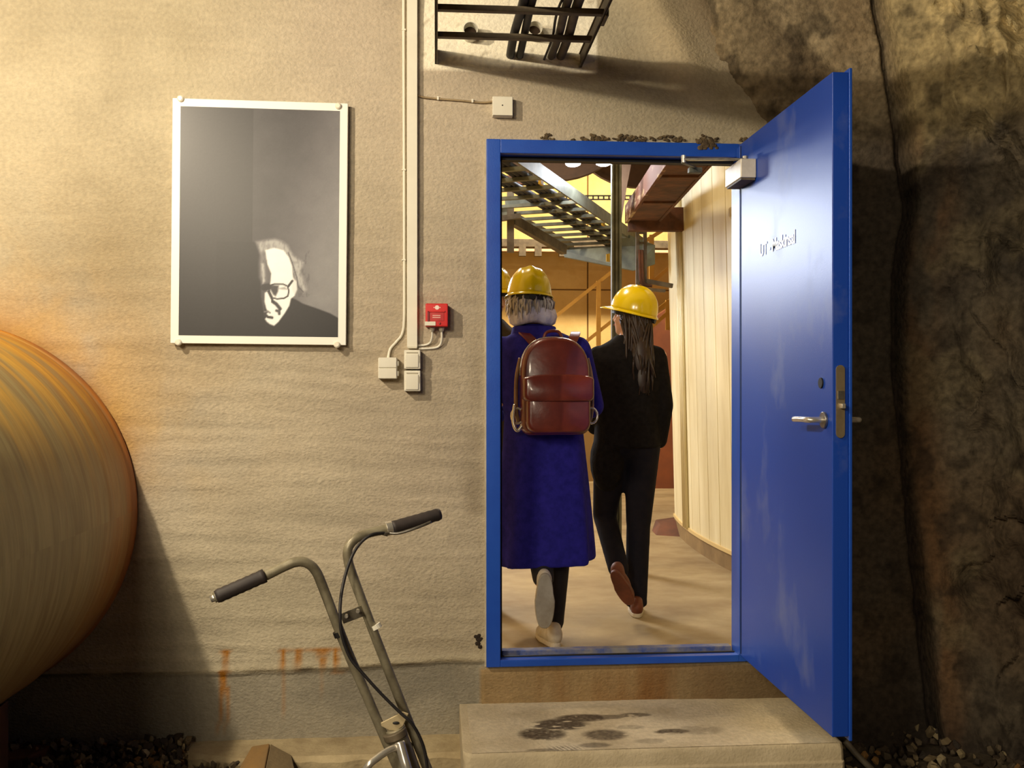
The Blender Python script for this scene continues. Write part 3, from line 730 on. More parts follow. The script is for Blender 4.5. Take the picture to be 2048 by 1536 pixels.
# two stacked switch boxes
for i,(a,b,lab) in enumerate(((700,738,'upper white switch box directly below the trunking'),(741,782.5,'lower white switch box at the bottom of the trunking'))):
    s = thing('switch_box', wp(825,b,0), lab, 'switch', 'switch boxes below the trunking')
    lo, hi = box_at(808,a,841,b,-.052,.004); part(MB().box(lo,hi), 'housing', M['white'], s, bevel=.004)
    l2,h2 = box_at(811,a+8,837,b-3,-.057,-.05); rk = part(MB().box(l2,h2), 'rocker', M['white'], s, bevel=.003)
    l2,h2 = box_at(813,a+4.2,836,a+6.6,-.0535,-.05); part(MB().box(l2,h2), 'label_slot', mat('slot_grey', (176,168,148), rough=.6) if i == 0 else bpy.data.materials['slot_grey'], s)
    l2,h2 = box_at(836.5,a+12,839.5,a+25,-.0545,-.05); part(MB().box(l2,h2), 'latch', bpy.data.materials['slot_grey'], s)
    p = wp(811.5,a+21,-.0525); part(MB().ell(p,(.0018,.0018,.0018),nu=8,nv=6), 'screw', M['dark'], s)
# fire alarm call point
M['red'] = mat('red_plastic', (214,34,34), (200,28,30), scale=10, rough=.35)
f = thing('fire_alarm_call_point', wp(873,656,0), 'red manual fire alarm call point with two cable glands', 'fire alarm')
lo, hi = box_at(851,607,896,653,-.066,.002); part(MB().box(lo,hi), 'housing', M['red'], f, bevel=.004)
l2,h2 = box_at(855,621,890,624,-.070,-.064); part(MB().box(l2,h2), 'window_rim', M['red'], f, bevel=.001)
l2,h2 = box_at(855,622,859,643,-.070,-.064); part(MB().box(l2,h2), 'window_rim', mat('dark_red', (120,18,22), rough=.4), f, bevel=.001)
l2,h2 = box_at(859,624.5,888,642,-.0675,-.064); pan = part(MB().box(l2,h2), 'press_panel', mat('panel_red', (198,60,58), (180,40,44), scale=20, rough=.3), f, bevel=.001)
for q in range(2):
    l2,h2 = box_at(865,630+q*4,881,632+q*4,-.0685,-.067); part(MB().box(l2,h2), 'panel_print', mat('faded_print', (228,170,160), rough=.6) if q == 0 else bpy.data.materials['faded_print'], pan)
p = wp(874,615,-.0665); em = MB(); em.tube([(p.x,-.066,p.z),(p.x,-.0672,p.z)], .0085, 18)
part(em, 'house_fire_symbol', mat('white_print', (246,226,216), rough=.5), f)
for dx in (-.0115,.0115):
    part(MB().tube([(p.x+dx,-.066,p.z),(p.x+dx,-.0670,p.z)], .0022, 8), 'symbol_dot', bpy.data.materials['white_print'], f)
l2,h2 = box_at(849.5,643,871,651,-.0685,-.064); part(MB().box(l2,h2), 'paper_label', M['white'], f)
p = wp(880,647,-.0665); part(MB().ell(p,(.004,.002,.005),nu=8,nv=6), 'key_slot', bpy.data.materials['dark_red'], f)
for px in (864,883):
    g = MB(); a = wp(px,653,-.03); b = wp(px,663,-.03); g.tube([a,(a.x,a.y,(a.z+b.z)/2),b],[.011,.011,.0075],12); part(g, 'cable_gland', mat('gland_grey', (190,182,164), rough=.5) if px==864 else bpy.data.materials['gland_grey'], f)
c1 = MB(); c1.tube(smooth_path([wp(864,660,-.03),wp(864,674,-.022),wp(860,685,-.012),wp(850,690,-.007),wp(833,690.5,-.006)],8), .0042, 8)
solo(c1, 'alarm_cable', M['white'], 'thin pale cable from the left gland of the red call point', 'cable', smooth=True)
c2 = MB(); c2.tube(smooth_path([wp(883,660,-.03),wp(883.5,676,-.022),wp(880,690,-.012),wp(868,696,-.008),wp(838,697.5,-.007)],8), .0046, 8)
solo(c2, 'alarm_cable', M['white'], 'thin pale cable from the right gland of the red call point', 'cable', smooth=True)
# junction box above the door
j = thing('junction_box', wp(1006,233,0), 'square white junction box on the wall above the door', 'junction box')
lo, hi = box_at(985,193,1026,231,-.036,.002); part(MB().box(lo,hi), 'base', M['white'], j, bevel=.003)
l2,h2 = box_at(985.5,193.5,1025.5,230,-.041,-.035); part(MB().box(l2,h2), 'cover', M['white'], j, bevel=.002)
p = wp(1005,210.5,-.041); part(MB().ell((p.x,-.041,p.z),(.003,.0015,.003),nu=10,nv=6), 'centre_screw', M['dark'], j)
c3 = MB(); c3.tube(smooth_path([wp(834,189,-.012),wp(845,194,-.008),wp(880,198,-.007),wp(920,201,-.007),wp(960,205,-.007),wp(986,203,-.012)],6), .0042, 8)
cc = solo(c3, 'junction_cable', mat('dusty_cable', (170,150,116), (140,120,90), scale=20, rough=.8), 'thin dusty cable from the trunking to the junction box', 'cable', smooth=True)
for px, py in ((876,197.6),(945,203)): part(MB().cbox(wp(px,py-1,-.008),(.008,.012,.014)), 'cable_clip', M['white'], cc, bevel=.001)

# ---- overhead cable ladder running into the wall
za = W(870,128)[1]; lx0 = W(869.5,120)[0]; lx1 = W(1163,130)[0]
cl = thing('cable_ladder', ((lx0+lx1)/2, -1.5, za), 'galvanised cable ladder running overhead into the wall beside the door', 'cable ladder')
RH = .058
def rail(x, s):
    m = MB(); m.box((x-.003,-3.2,za),(x+.003,.03,za+RH)); m.box((x-(.008 if s<0 else 0),-3.2,za+RH-.004),(x+(.008 if s>0 else 0),.03,za+RH)); m.box((x-(.008 if s<0 else 0),-3.2,za),(x+(.008 if s>0 else 0),.03,za+.004))
    part(m, 'side_rail', M['galv_dark'], cl)
rail(lx0+.003, 1); rail(lx1-.003, -1)
for k in range(12):
    y = -.285-.262*k
    part(MB().box((lx0+.004,y-.013,za+.004),(lx1-.004,y+.013,za+.024)), 'rung', M['galv_dark'], cl, bevel=.002)
part(MB().cbox((lx1+.004,-.52,za+.02),(.012,.10,.05)), 'splice_plate', M['galv_dark'], cl, bevel=.002)
def pipe_over(px0, px1, n, r, lab, wob=.004, group='cables on the overhead ladder', m='cable'):
    pm = MB(); a = W(px0,122)[0]
    pts = [(a + wob*math.sin(k*1.7+px0), .05-.27*k, za+.026+r + .003*math.sin(k*2.3)) for k in range(13)]
    pm.tube(smooth_path(pts,4), r, 12); solo(pm, 'power_cable', M[m], lab, 'cable', group, smooth=True)
M['cable_grey'] = mat('grey_cable', (104,94,80), (76,68,58), scale=16, rough=.6)
pipe_over(1021,0,0,.017,'thick black cable on the ladder, leftmost of the bundle')
pipe_over(1038,0,0,.015,'thick black cable on the ladder, right beside the leftmost one')
pipe_over(1100,0,0,.016,'grey brown cable on the ladder, nearer its middle', .008, m='cable_grey')
pipe_over(1119,0,0,.018,'grey brown cable on the ladder, nearest the right rail', .008, m='cable_grey')
tw = MB(); tw.tube(smooth_path([(W(1088,122)[0],.03,za+.03),(W(1090,100)[0],-.25,za+.03),(W(1085,100)[0],-.5,za+.04),(W(1095,100)[0],-.9,za+.05),(W(1085,100)[0],-2.2,za+.05)],8), .005, 8)
solo(tw, 'thin_cable', M['cable'], 'thin black cable lying loosely on the overhead ladder', 'cable', smooth=True)
tw = MB(); tw.tube(smooth_path([(W(1092,90)[0],-.5,za+.075),(W(1110,90)[0],-.66,za+.085),(W(1130,90)[0],-.8,za+.07),(W(1170,90)[0],-.9,za+.06)],6), .0035, 8)
solo(tw, 'tie_wire', M['cable'], 'short curled tie wire over the cables on the ladder', 'wire', smooth=True)
# pipe stubs
for px, py, r, lab in ((940,57,23,'short white plastic pipe stub poking out of the wall, left one'),(1069,55,22,'short white plastic pipe stub beside the black cables, right one')):
    p = wp(px+1,py+1,-.07); r0 = .030; s = thing('pipe_stub', (p.x,0,p.z-r0), lab, 'pipe', 'pipe stubs above the ladder')
    t_ = MB(); n = 24; rings = []
    for (y, rr_) in ((.02,r0),(-.07,r0),(-.0715,r0-.001),(-.0715,r0-.0035),(.02,r0-.0035)):
        rings.append([Vector((p.x+rr_*math.cos(2*math.pi*q/n), y, p.z+rr_*math.sin(2*math.pi*q/n))) for q in range(n)])
    t_.ringloft(rings, cap=False); part(t_, 'tube', M['white'], s, smooth=False, bevel=0)
    b_ = MB(); b_.tube([(p.x,-.02,p.z),(p.x,-.015,p.z)], r0-.003, 20); part(b_, 'dark_bore', mat('bore', (60,44,30), rough=.9) if px==940 else bpy.data.materials['bore'], s)

# ---- hand cart handle (tilted) in front of the wall
cart = thing('hand_cart', (PC(850,1700,2.5).x, PC(850,1700,2.5).y, 0.0), 'tilted steel hand cart with two black grips and a brake cable', 'cart')
def D(px, py, d=2.5): return PC(px, py, d)
M['tube'] = mat('worn_steel_tube', (158,150,126), (122,114,94), scale=18, rough=.42, metal=.3)
M['grip'] = mat('black_grip', (44,38,38), (58,50,48), scale=30, rough=.6)
lt = MB(); lt.tube(smooth_path([D(428,1196,2.36),D(525,1154,2.40),D(566,1134,2.42),D(592,1124,2.43),D(614,1126,2.44),D(632,1143,2.45),D(648,1180,2.46),D(690,1290,2.48),D(735,1395,2.50),D(782,1505,2.52),D(830,1615,2.54)],6), .0125, 14)
left_t = part(lt, 'handle_tube', M['tube'], cart, smooth=True)
rt = MB(); rt.tube(smooth_path([D(874,1032,2.66),D(778,1057,2.60),D(738,1066,2.58),D(712,1077,2.56),D(697,1095,2.55),D(696,1118,2.55),D(705,1150,2.55),D(745,1258,2.55),D(800,1400,2.56),D(848,1520,2.56),D(884,1610,2.56)],6), .0125, 14)
right_t = part(rt, 'handle_tube', M['tube'], cart, smooth=True)
def grip(p0, p1, par):
    g = MB(); v = p1-p0; n = 14; pts = [p0+v*(k/n) for k in range(n+1)]; rs = [.0165+(.0012 if k%2 else 0) for k in range(n+1)]; rs[0] = .0175; rs[-1] = .0150
    g.tube(pts, rs, 16); return part(g, 'grip', M['grip'], par, smooth=True)
grip(D(530,1151,2.40), D(432,1194,2.36), left_t); grip(D(783,1055.5,2.605), D(880,1028,2.665), right_t)
e = MB(); e.tube([D(434,1193,2.36),D(421,1199,2.355)],[.011,.008],12); part(e, 'tube_end', M['chrome'], left_t, smooth=True)
cz = MB(); cz.tube([D(772,1058,2.60),D(784,1055,2.606)], .0195, 16); part(cz, 'brake_clamp', M['chrome'], right_t, bevel=.001)
bl = MB(); bl.tube(smooth_path([D(778,1066,2.59),D(800,1066,2.59),D(835,1055,2.60),D(862,1044,2.62)],5), .004, 8); part(bl, 'brake_lever', M['steel'], right_t, smooth=True)
part(MB().tube([D(758,1064,2.585),D(776,1069,2.585)], .006, 8), 'lever_pivot', M['steel'], right_t, smooth=True)
rg = MB(); rg.tube([D(750,1249,2.55),D(754,1257,2.55)], .0145, 16); part(rg, 'tube_ring', M['white'], right_t)
rg = MB(); rg.tube([D(676,1262,2.477),D(680,1272,2.478)], .0145, 16); part(rg, 'tube_band', M['dark'], left_t)
xp = MB(); xp.prism([D(680,1229,2.475),D(724,1210,2.54),D(732,1231,2.54),D(687,1248,2.475)], Vector((0,.005,0))); xo = part(xp, 'cross_plate', M['tube'], cart, bevel=.001)
for px,py,d in ((693,1231,2.482),(716,1221,2.512)):
    b_ = MB(); q = D(px,py,d); b_.tube([q, q+Vector((0,-.010,0))], .005, 8); part(b_, 'bolt', M['chrome'], xo)
bp = MB(); bp.prism([D(755,1449,2.50),D(772,1441,2.50),D(806,1424,2.50),D(817,1428,2.50),D(806,1452,2.50),D(794,1461,2.50),D(779,1461,2.50)], Vector((0,.006,.0))); bo = part(bp, 'bracket_plate', mat('pale_plate', (198,182,146), (180,162,124), scale=16, rough=.5, metal=.3), cart, bevel=.0015)
hb = MB(); q = D(792,1446,2.497); hb.ell(q, (.009,.003,.004), nu=12, nv=6); part(hb, 'bolt_hole', M['dark'], bo)
ht = MB(); ht.tube([D(790,1456,2.515),D(812,1520,2.52),D(838,1590,2.53)], .026, 18); part(ht, 'head_tube', M['tube'], cart, smooth=False, bevel=.002)
hc = MB(); hc.tube([D(788,1462,2.51),D(793,1476,2.51)], .031, 18); part(hc, 'head_collar', M['galv_dark'], cart, bevel=.003)
fk = MB(); fk.tube(smooth_path([D(799,1484,2.47),D(806,1510,2.46),D(818,1550,2.45),D(850,1640,2.47),D(895,1730,2.5)],5), .013, 12); part(fk, 'fork_blade', M['chrome'], cart, smooth=True)
fk = MB(); fk.tube(smooth_path([D(815,1490,2.56),D(828,1530,2.58),D(870,1640,2.58),D(905,1725,2.56)],5), .013, 12); part(fk, 'fork_blade', M['galv'], cart, smooth=True)
lv = MB(); lv.tube(smooth_path([D(795,1494,2.47),D(775,1502,2.45),D(752,1518,2.43),D(738,1530,2.42),D(728,1548,2.42),D(722,1590,2.42)],5), .009, 12); part(lv, 'side_lever', M['chrome'], cart, smooth=True)
bc = MB(); bc.tube(smooth_path([D(770,1066,2.585),D(742,1070,2.56),D(716,1092,2.54),D(697,1130,2.51),D(684,1180,2.48),D(680,1225,2.455),D(684,1270,2.455),D(700,1315,2.46),D(724,1345,2.465),D(760,1385,2.475),D(800,1425,2.485),D(822,1445,2.49),D(840,1475,2.50),D(852,1515,2.51),D(858,1580,2.52)],8), .0042, 8)
part(bc, 'brake_cable', M['cable'], cart, smooth=True)
# wheel and rest of the cart below the picture's edge
wc = D(905,1735,2.53); wr_ = wc.z-.0
ty = MB(); n = 36; rings = []
for a in range(n):
    an = 2*math.pi*a/n; ring = []
    for b in range(10):
        bb = 2*math.pi*b/10; rr_ = (wr_-.03)+.03*math.cos(bb); ring.append(wc + Vector((rr_*math.cos(an), .03*math.sin(bb), rr_*math.sin(an))))
    rings.append(ring)
rings.append(rings[0]); ty.ringloft(rings, cap=False); wl = part(ty, 'tyre', M['dark'], cart, smooth=True)
hubm = MB(); hubm.tube([wc+Vector((0,-.045,0)), wc+Vector((0,.045,0))], .035, 16)
for a in range(8): hubm.tube([wc, wc+Vector((math.cos(a*.785)*(wr_-.05),0,math.sin(a*.785)*(wr_-.05)))], .004, 6)
part(hubm, 'wheel_hub', M['steel'], wl)
stnd = MB(); stnd.tube([D(830,1615,2.54), PC(700,1500,2.5)*0 + Vector((D(700,1900,2.5).x, D(700,1900,2.5).y+.1, .012))], .012, 10); part(stnd, 'prop_stand', M['tube'], cart, smooth=True)

# ---- timber block on the gravel, dark block beneath the pipe
def oriented_block(name, m, corners_top, thick, lab, cat, bev=.006):
    b = MB(); b.prism([Vector(c) for c in corners_top], (0,0,-thick)); return solo(b, name, m, lab, cat, bevel=bev)
zt = .105
oriented_block('timber_block', mat('weathered_timber', (168,128,72), (134,112,78), scale=6, stretch=(1,.25,1), rough=.85, bump=.3, bscale=40), [PZ(503,1492,zt),PZ(540,1486,zt),PZ(528,1545,zt),PZ(470,1548,zt)], .11, 'short weathered timber block lying on the gravel by the kerb', 'timber')
tb_ = MB(); tb_.prism([PZ(541,1487,zt),PZ(583,1510,zt-.03),PZ(592,1550,zt-.03),PZ(529,1546,zt)], (0,0,-.09)); solo(tb_, 'timber_piece', mat('grey_timber', (140,120,86), (110,94,68), scale=6, stretch=(1,.25,1), rough=.9, bump=.3), 'grey timber piece with a slanted face against the right side of the timber block', 'timber', bevel=.004)
rb = MB(); a = PZ(-40,1478,.10); b = PZ(110,1490,.10); c_ = PZ(60,1512,.10); d_ = PZ(-80,1525,.10)
rb.prism([a,b,c_,d_], (0,0,-.1)); solo(rb, 'rusty_plate', mat('rusty_plate', (110,62,36), (80,48,32), scale=9, rough=.85), 'dark rusty plate lying in the shadow beneath the big pipe', 'metal plate', bevel=.01)
# broom-handle-like bar on the ground right of the step
bb = MB(); bb.tube([PZ(1690,1482,.12), PZ(1712,1508,.07), PZ(1745,1540,.035)], .012, 10); solo(bb, 'ground_rod', mat('dull_rod', (128,116,96), (96,86,70), scale=14, rough=.6), 'dull grey rod lying on the ground right of the step', 'rod', smooth=True)
# ================================================================== THE HALL BEHIND THE DOOR
HF = CAM.z-1.2     # hall floor level
def structure(mb, name, m, lab, cat, **k):
    o = solo(mb, name, m, lab, cat, kind='structure', **k); return o
M['hallfloor'] = mat('hall_floor', (168,150,114), (126,104,70), scale=1.8, stretch=(1,1.3,1), rough=.5, bump=.05, bscale=30, rough2=.8, mixlo=.35, mixhi=.72)
hf = structure(MB().box((-5,.10,HF-.12),(8,8.2,HF)), 'floor', M['hallfloor'], 'pale stained concrete floor of the hall behind the door', 'floor')
# back wall made of cast panels
HB = 8.0
bwall = structure(MB().box((-5,HB,HF-.1),(8,HB+.2,6.2)), 'wall_back', mat('joint', (120,92,50), rough=.95), 'yellowish concrete back wall of the hall with cast panels', 'wall')
M['panel'] = mat('cast_panel', (214,186,124), (196,164,100), scale=2.2, rough=.9, bump=.2, bscale=30)
jx = PC(1178,600,11.9).x; jz = PC(1178,578,11.9).z
pm_ = None
for i in range(-3, 4):
    for k in range(-1, 3):
        xa, xb = jx+i*2.0, jx+(i+1)*2.0; za_, zb_ = jz+k*1.45, jz+(k+1)*1.45
        za_ = max(za_, HF); zb_ = min(zb_, 6.1)
        if zb_-za_ < .05: continue
        part(MB().box((xa+.009,HB-.014,za_+.008),(xb-.009,HB+.02,zb_-.008)), 'panel', M['panel'], bwall, bevel=.004)
structure(MB().box((-5.2,.2,HF-.1),(-4.0,8.2,6.2)), 'wall_left', M['hallplaster'], 'plastered left side wall of the hall', 'wall')
structure(MB().box((6.5,.2,HF-.1),(7.0,8.2,6.2)), 'wall_hall_right', M['hallplaster'], 'plastered right side wall of the hall behind the drum', 'wall')
structure(MB().box((-5,.1,6.0),(8,8.2,6.2)), 'ceiling', mat('hall_ceiling', (150,128,92), rough=.9), 'high concrete ceiling of the hall', 'ceiling')

# pale drum (machine housing) of upright staves
def drum():
    zb = HF+.12; ztop = CAM.z+1.95
    R0 = 7.5
    cpos = CAM + FW*7.4 + RT*(1.315+R0)
    t = thing('machine_housing', (PC(1420,1100,6.5).x, PC(1420,1100,6.5).y, HF), 'tall cream curved machine housing of upright panels behind the door', 'machine')
    angs = np.linspace(math.radians(-5), math.radians(21.5), 16)    # angle from the leftmost silhouette, + toward camera
    m = mat('cream_panel', (236,228,190), (216,204,160), scale=3, stretch=(2,2,.35), rough=.5, bump=.06, bscale=14)
    def pt(a, z, dr=0):
        R = R0 + dr + (.075*(z-zb)/(ztop-zb))
        return cpos - RT*(R*math.cos(a)) - FW*(R*math.sin(a)) + UP*(z-cpos.z)
    for a0, a1 in zip(angs[:-1], angs[1:]):
        g = .0005; b = MB(); rings = []
        for z in (zb, ztop): rings.append([pt(a0+g,z), pt((a0+a1)/2,z), pt(a1-g,z), pt(a1-g,z,-.05), pt(a0+g,z,-.05)])
        b.ringloft(rings); part(b, 'panel', m, t, bevel=.003)
    bk_ = MB(); bk_.ringloft([[pt(a,z,-.012) for a in angs]+[pt(a,z,-.10) for a in angs[::-1]] for z in (zb-.0,ztop-.01)]); part(bk_, 'inner_shell', mat('seam', (120,108,76), rough=.8), t)
    rm = MB(); rm.ringloft([[pt(a,z,dr) for a in angs] + [pt(a,z,-.03) for a in angs[::-1]] for z,dr in ((zb-.012,.012),(zb+.012,.012))]); part(rm, 'bottom_rim', mat('rim', (214,190,132), rough=.6), t)
    pl = MB(); pl.ringloft([[pt(a,z,.004) for a in angs] + [pt(a,z,-.5) for a in angs[::-1]] for z in (HF,zb-.012)]); part(pl, 'plinth', mat('plinth', (150,126,84), (124,102,66), scale=5, rough=.85), t)
    for k, a in enumerate((.004,.012,.020)):
        p0 = pt(a,zb,.012); p1 = pt(a,ztop-.5,.012); part(MB().tube([p0,p1], .014, 8), 'edge_pipe', m, t, smooth=True)
    # small fittings on the surface
    a = math.asin((7.4-5.35)/R0)
    def hit(px, py):
        d = 4.6
        while d < 8:
            q = PC(px,py,d)
            if (Vector((q.x,q.y))-Vector((cpos.x,cpos.y))).length < R0+.075*(q.z-zb)/(ztop-zb): return q
            d += .005
        return q
    return t, hit, zb, ztop
dh, dhit, dzb, dzt = drum()
q = dhit(1468,425); bx_ = thing('wall_lamp_fitting', q, 'small cream oval fitting on the machine housing by the door edge', 'light fitting')
part(MB().cbox(q,(.05,.06,.085),(0,0,-YAW)), 'housing', M['white'], bx_, bevel=.02, seg=4)
part(MB().cbox(q+Vector((-.02,-.01,0)),(.03,.04,.06),(0,0,-YAW)), 'lens', mat('lens', (216,206,176), rough=.25), bx_, bevel=.01)
q = dhit(1472,796); bx_ = thing('latch_fitting', q, 'small brown latch on the machine housing beside the door edge', 'latch')
part(MB().cbox(q,(.035,.03,.06),(0,0,-YAW)), 'plate', M['galv_dark'], bx_, bevel=.004); part(MB().cbox(q+Vector((-.005,-.02,0)),(.02,.02,.03)), 'catch', M['white'], bx_, bevel=.003)

# rusty platform over the housing
M['rust'] = mat('rusty_brown', (112,70,46), (72,48,36), scale=7, rough=.85, bump=.3, bscale=30)
M['rust2'] = mat('rust_flaked', (104,64,44), (176,152,120), scale=5, stretch=(1,1,3), rough=.8, mixlo=.52, mixhi=.6)
pf = thing('rusty_platform', PC(1300,440,6.5), 'rusty brown steel platform edge above the machine housing', 'platform')
zp = CAM.z+1.20
def PL(lat, dep, z): return CAM + FW*dep + RT*lat + UP*(z-CAM.z)
dk = MB(); dk.prism([PL(.85,4.9,zp),PL(.85,7.25,zp),PL(1.075,7.25,zp),PL(1.075,4.9,zp)], (0,0,.02)); part(dk, 'bottom_plate', M['rust'], pf)
ed = MB(); ed.prism([PL(.84,4.9,zp-.006),PL(.84,7.25,zp-.006),PL(.84,7.25,zp+.125),PL(.84,4.9,zp+.125)], RT*.02); part(ed, 'edge_channel', M['rust2'], pf)
ed = MB(); ed.prism([PL(1.075,4.9,zp-.006),PL(1.075,7.25,zp-.006),PL(1.075,7.25,zp+.125),PL(1.075,4.9,zp+.125)], RT*.02); part(ed, 'edge_channel', M['rust'], pf)
for d_ in (5.6,6.4): part(MB().prism([PL(.862,d_,zp-.014),PL(1.07,d_,zp-.014),PL(1.07,d_,zp),PL(.862,d_,zp)], FW*.06), 'batten', M['rust'], pf)
part(MB().prism([PL(.86,7.17,zp-.07),PL(1.33,7.17,zp-.07),PL(1.33,7.17,zp+.1),PL(.86,7.17,zp+.1)], FW*.08), 'end_beam', M['rust'], pf)
part(MB().prism([PL(.87,7.28,zp-.045),PL(1.3,7.28,zp-.045),PL(1.3,7.28,zp-.012),PL(.87,7.28,zp-.012)], FW*.06), 'lower_flange', M['rust'], pf)
# hung vertical ladder rack below it
vr = thing('vertical_cable_rack', PC(1283,570,7.45), 'dark upright cable rack hanging below the rusty platform', 'cable rack')
for px in (1275,1290): part(MB().bar(PC(px,448,7.45),PC(px,572,7.45),.026,.03,FW), 'upright', M['galv_dark'], vr)
for py in (466,486,506,526,546,566): part(MB().bar(PC(1275,py,7.45),PC(1290,py,7.45),.016,.014,FW), 'rung', M['galv_dark'], vr)
fo = MB()
for px in (1279,1284): fo.tube(smooth_path([PC(px,500,7.43),PC(px+1,540,7.42),PC(px+4,566,7.42),PC(px+20,572,7.42)],4), .011, 8)
part(fo, 'cable_bundle', M['rust'], vr, smooth=True)
part(MB().bar(PC(1292,562,7.45),PC(1345,572,7.45),.05,.03), 'foot_arm', M['galv_dark'], vr)
part(MB().bar(PC(1285,578,7.42),PC(1330,582,7.42),.06,.02), 'foot_arm', M['galv_dark'], vr)
# grey steel column
co = thing('steel_column', PC(1232,1000,6.3)*1.0, 'slim grey steel column standing behind the two visitors', 'column')
co.location.z = HF
xa = PC(1223,600,6.3); xb = PC(1242,600,6.3); wc_ = (xb-xa).length
cm = (xa+xb)/2
for nm, o_, s_ in (('web',(0,0),(.012,.05)),('flange',(-wc_/2+.004,0),(.010,.07)),('flange',(wc_/2-.006,0),(.014,.07))):
    c_ = cm + RT*o_[0]; part(MB().box((-s_[0]/2,-s_[1]/2,HF),(s_[0]/2,s_[1]/2,6.0), Matrix.Translation((c_.x,c_.y,0)) @ Euler((0,0,-YAW)).to_matrix().to_4x4()), nm, M['galv'], co)
part(MB().box((-wc_/2+.004,-.012,HF),(wc_/2-.006,.012,6.0), Matrix.Translation((cm.x,cm.y,0)) @ Euler((0,0,-YAW)).to_matrix().to_4x4()), 'face_plate', M['galv'], co)
# oblique cable ladder
Hz = CAM.z+1.2
def LZ(px,py,dz=0): return PZ(px,py,Hz)+Vector((0,0,dz))
ol = thing('hall_cable_ladder', LZ(1100,450), 'long oblique galvanised cable ladder with dark cables high in the hall', 'cable ladder')
A0, A1 = LZ(1045,332), LZ(1236,461); dA = (A1-A0).normalized(); A2 = A1 + dA*1.1; A00 = A0 - dA*.8
sd_ = dA.cross(UP).normalized(); Bp = LZ(1080,472); wl_ = (Bp-A0).dot(-sd_); B0 = A00 - sd_*wl_; B2 = A2 - sd_*wl_
def shift(p, t): return p + dA*t
part(MB().bar(A00+UP*.04,A2+UP*.04,.012,.085), 'side_rail', M['galv'], ol); part(MB().bar(B0+UP*.04,B2+UP*.04,.012,.085), 'side_rail', M['galv'], ol)
Ln = (A2-A00).length
nr = int(Ln/.27)
for k in range(nr+1):
    a = A00+dA*(.1+k*.27); part(MB().bar(a+UP*.012, a-sd_*wl_+UP*.012, .03,.022), 'rung', M['galv'], ol)
for t_, w_, lab in ((.22,.10,'dark flat cable bundle on the hall ladder, near its right rail'),(.44,.12,'dark flat cable bundle on the hall ladder, near its middle')):
    b = MB(); 
    for k in range(3): 
        o_ = -sd_*(wl_*t_ + (k-1)*.034); b.tube([A00+o_+UP*.04, A2+o_+UP*.04], .017, 8)
    solo(b, 'cable_bundle', M['cable'], lab, 'cables', 'cable bundles on the hall ladder', smooth=True)
M['yellow_mark'] = mat('yellow_mark', (196,158,40), rough=.6)
for px, py in ((1082,368),(1206,450)):
    p = LZ(px,py)+UP*.04; part(MB().bar(p-dA*.03, p+dA*.03, .016,.09), 'yellow_marker', M['yellow_mark'], ol)
# support frame of that ladder
sf = thing('ladder_support', PC(1022,600,6.9), 'grey welded support frame under the oblique hall ladder, left', 'steel frame')
part(MB().bar(PC(1021,380,6.9),PC(1021,505,6.9),.05,.05,FW), 'post', M['galv_dark'], sf)
part(MB().bar(PC(1003,437,6.85),PC(1042,432,6.85),.05,.035), 'bracket', M['galv_dark'], sf)
part(MB().bar(PC(1025,440,6.95),PC(1128,500,7.6),.05,.07), 'diagonal_strut', M['galv_dark'], sf)
part(MB().bar(PC(1000,362,6.6),PC(1060,360,6.6),.06,.06), 'cross_beam', M['rust'], sf)
part(MB().bar(PC(1062,348,6.3),PC(1073,318,6.2),.03,.02,FW), 'hanger', M['galv'], sf)
part(MB().bar(PC(1010,405,6.7),PC(1075,400,6.7),.03,.07), 'tray', M['galv'], sf)
# tray behind, sloping
tr2 = thing('sloping_cable_tray', PC(1200,520,8.3), 'dull green sloping cable tray in front of the back wall', 'cable tray')
part(MB().prism([PC(1125,500,8.6),PC(1228,494,8.2),PC(1238,462,8.0),PC(1310,490,7.9),PC(1310,528,7.9),PC(1268,541,8.0),PC(1130,514,8.6)], FW*.05), 'side_plate', mat('green_tray', (104,110,92), (84,86,70), scale=8, rough=.6, metal=.2), tr2)
part(MB().prism([PC(1212,509,8.1),PC(1219,508,8.1),PC(1219,524,8.1),PC(1212,523,8.1)], -FW*.03), 'yellow_marker', M['yellow_mark'], tr2)
# crane beam along the back wall and its light strip
zbm = PC(1150,490,11.4).z
bm_ = thing('crane_beam', (0,HB-.3,zbm-.09), 'long dark horizontal beam across the back wall of the hall', 'beam')
part(MB().box((-4.0,HB-.55,zbm-.02),(6.4,HB-.05,zbm+.07)), 'beam', M['galv_dark'], bm_, bevel=.005)
part(MB().box((-4.0,HB-.57,zbm-.075),(6.4,HB-.5,zbm-.045)), 'conductor_strip', mat('pinkish_strip', (226,184,150), rough=.5), bm_)
for px in (1046,1078,1128): 
    p = PC(px,497,11.3); part(MB().box((p.x-.04,HB-.58,zbm-.13),(p.x+.04,HB-.5,zbm-.02)), 'hanger_block', M['galv_dark'], bm_)
# perforated strip high on the wall
ps = thing('perforated_rail', PC(1200,400,10.5), 'thin dark perforated rail crossing high before the back wall', 'rail')
for py in (391.5,399): part(MB().bar(PC(1110,py,10.5),PC(1300,py,10.5),.02,.012), 'edge_strip', M['dark'], ps)
for px in (1118,1290): part(MB().bar(PC(px,392,10.5), Vector((PC(px,392,10.5).x,PC(px,392,10.5).y,6.0)), .012,.012,FW), 'hanger_rod', M['dark'], ps)
for k in range(18): part(MB().bar(PC(1112+k*10.6,391,10.5),PC(1112+k*10.6,399.5,10.5),.016,.02,FW), 'web', M['dark'], ps)
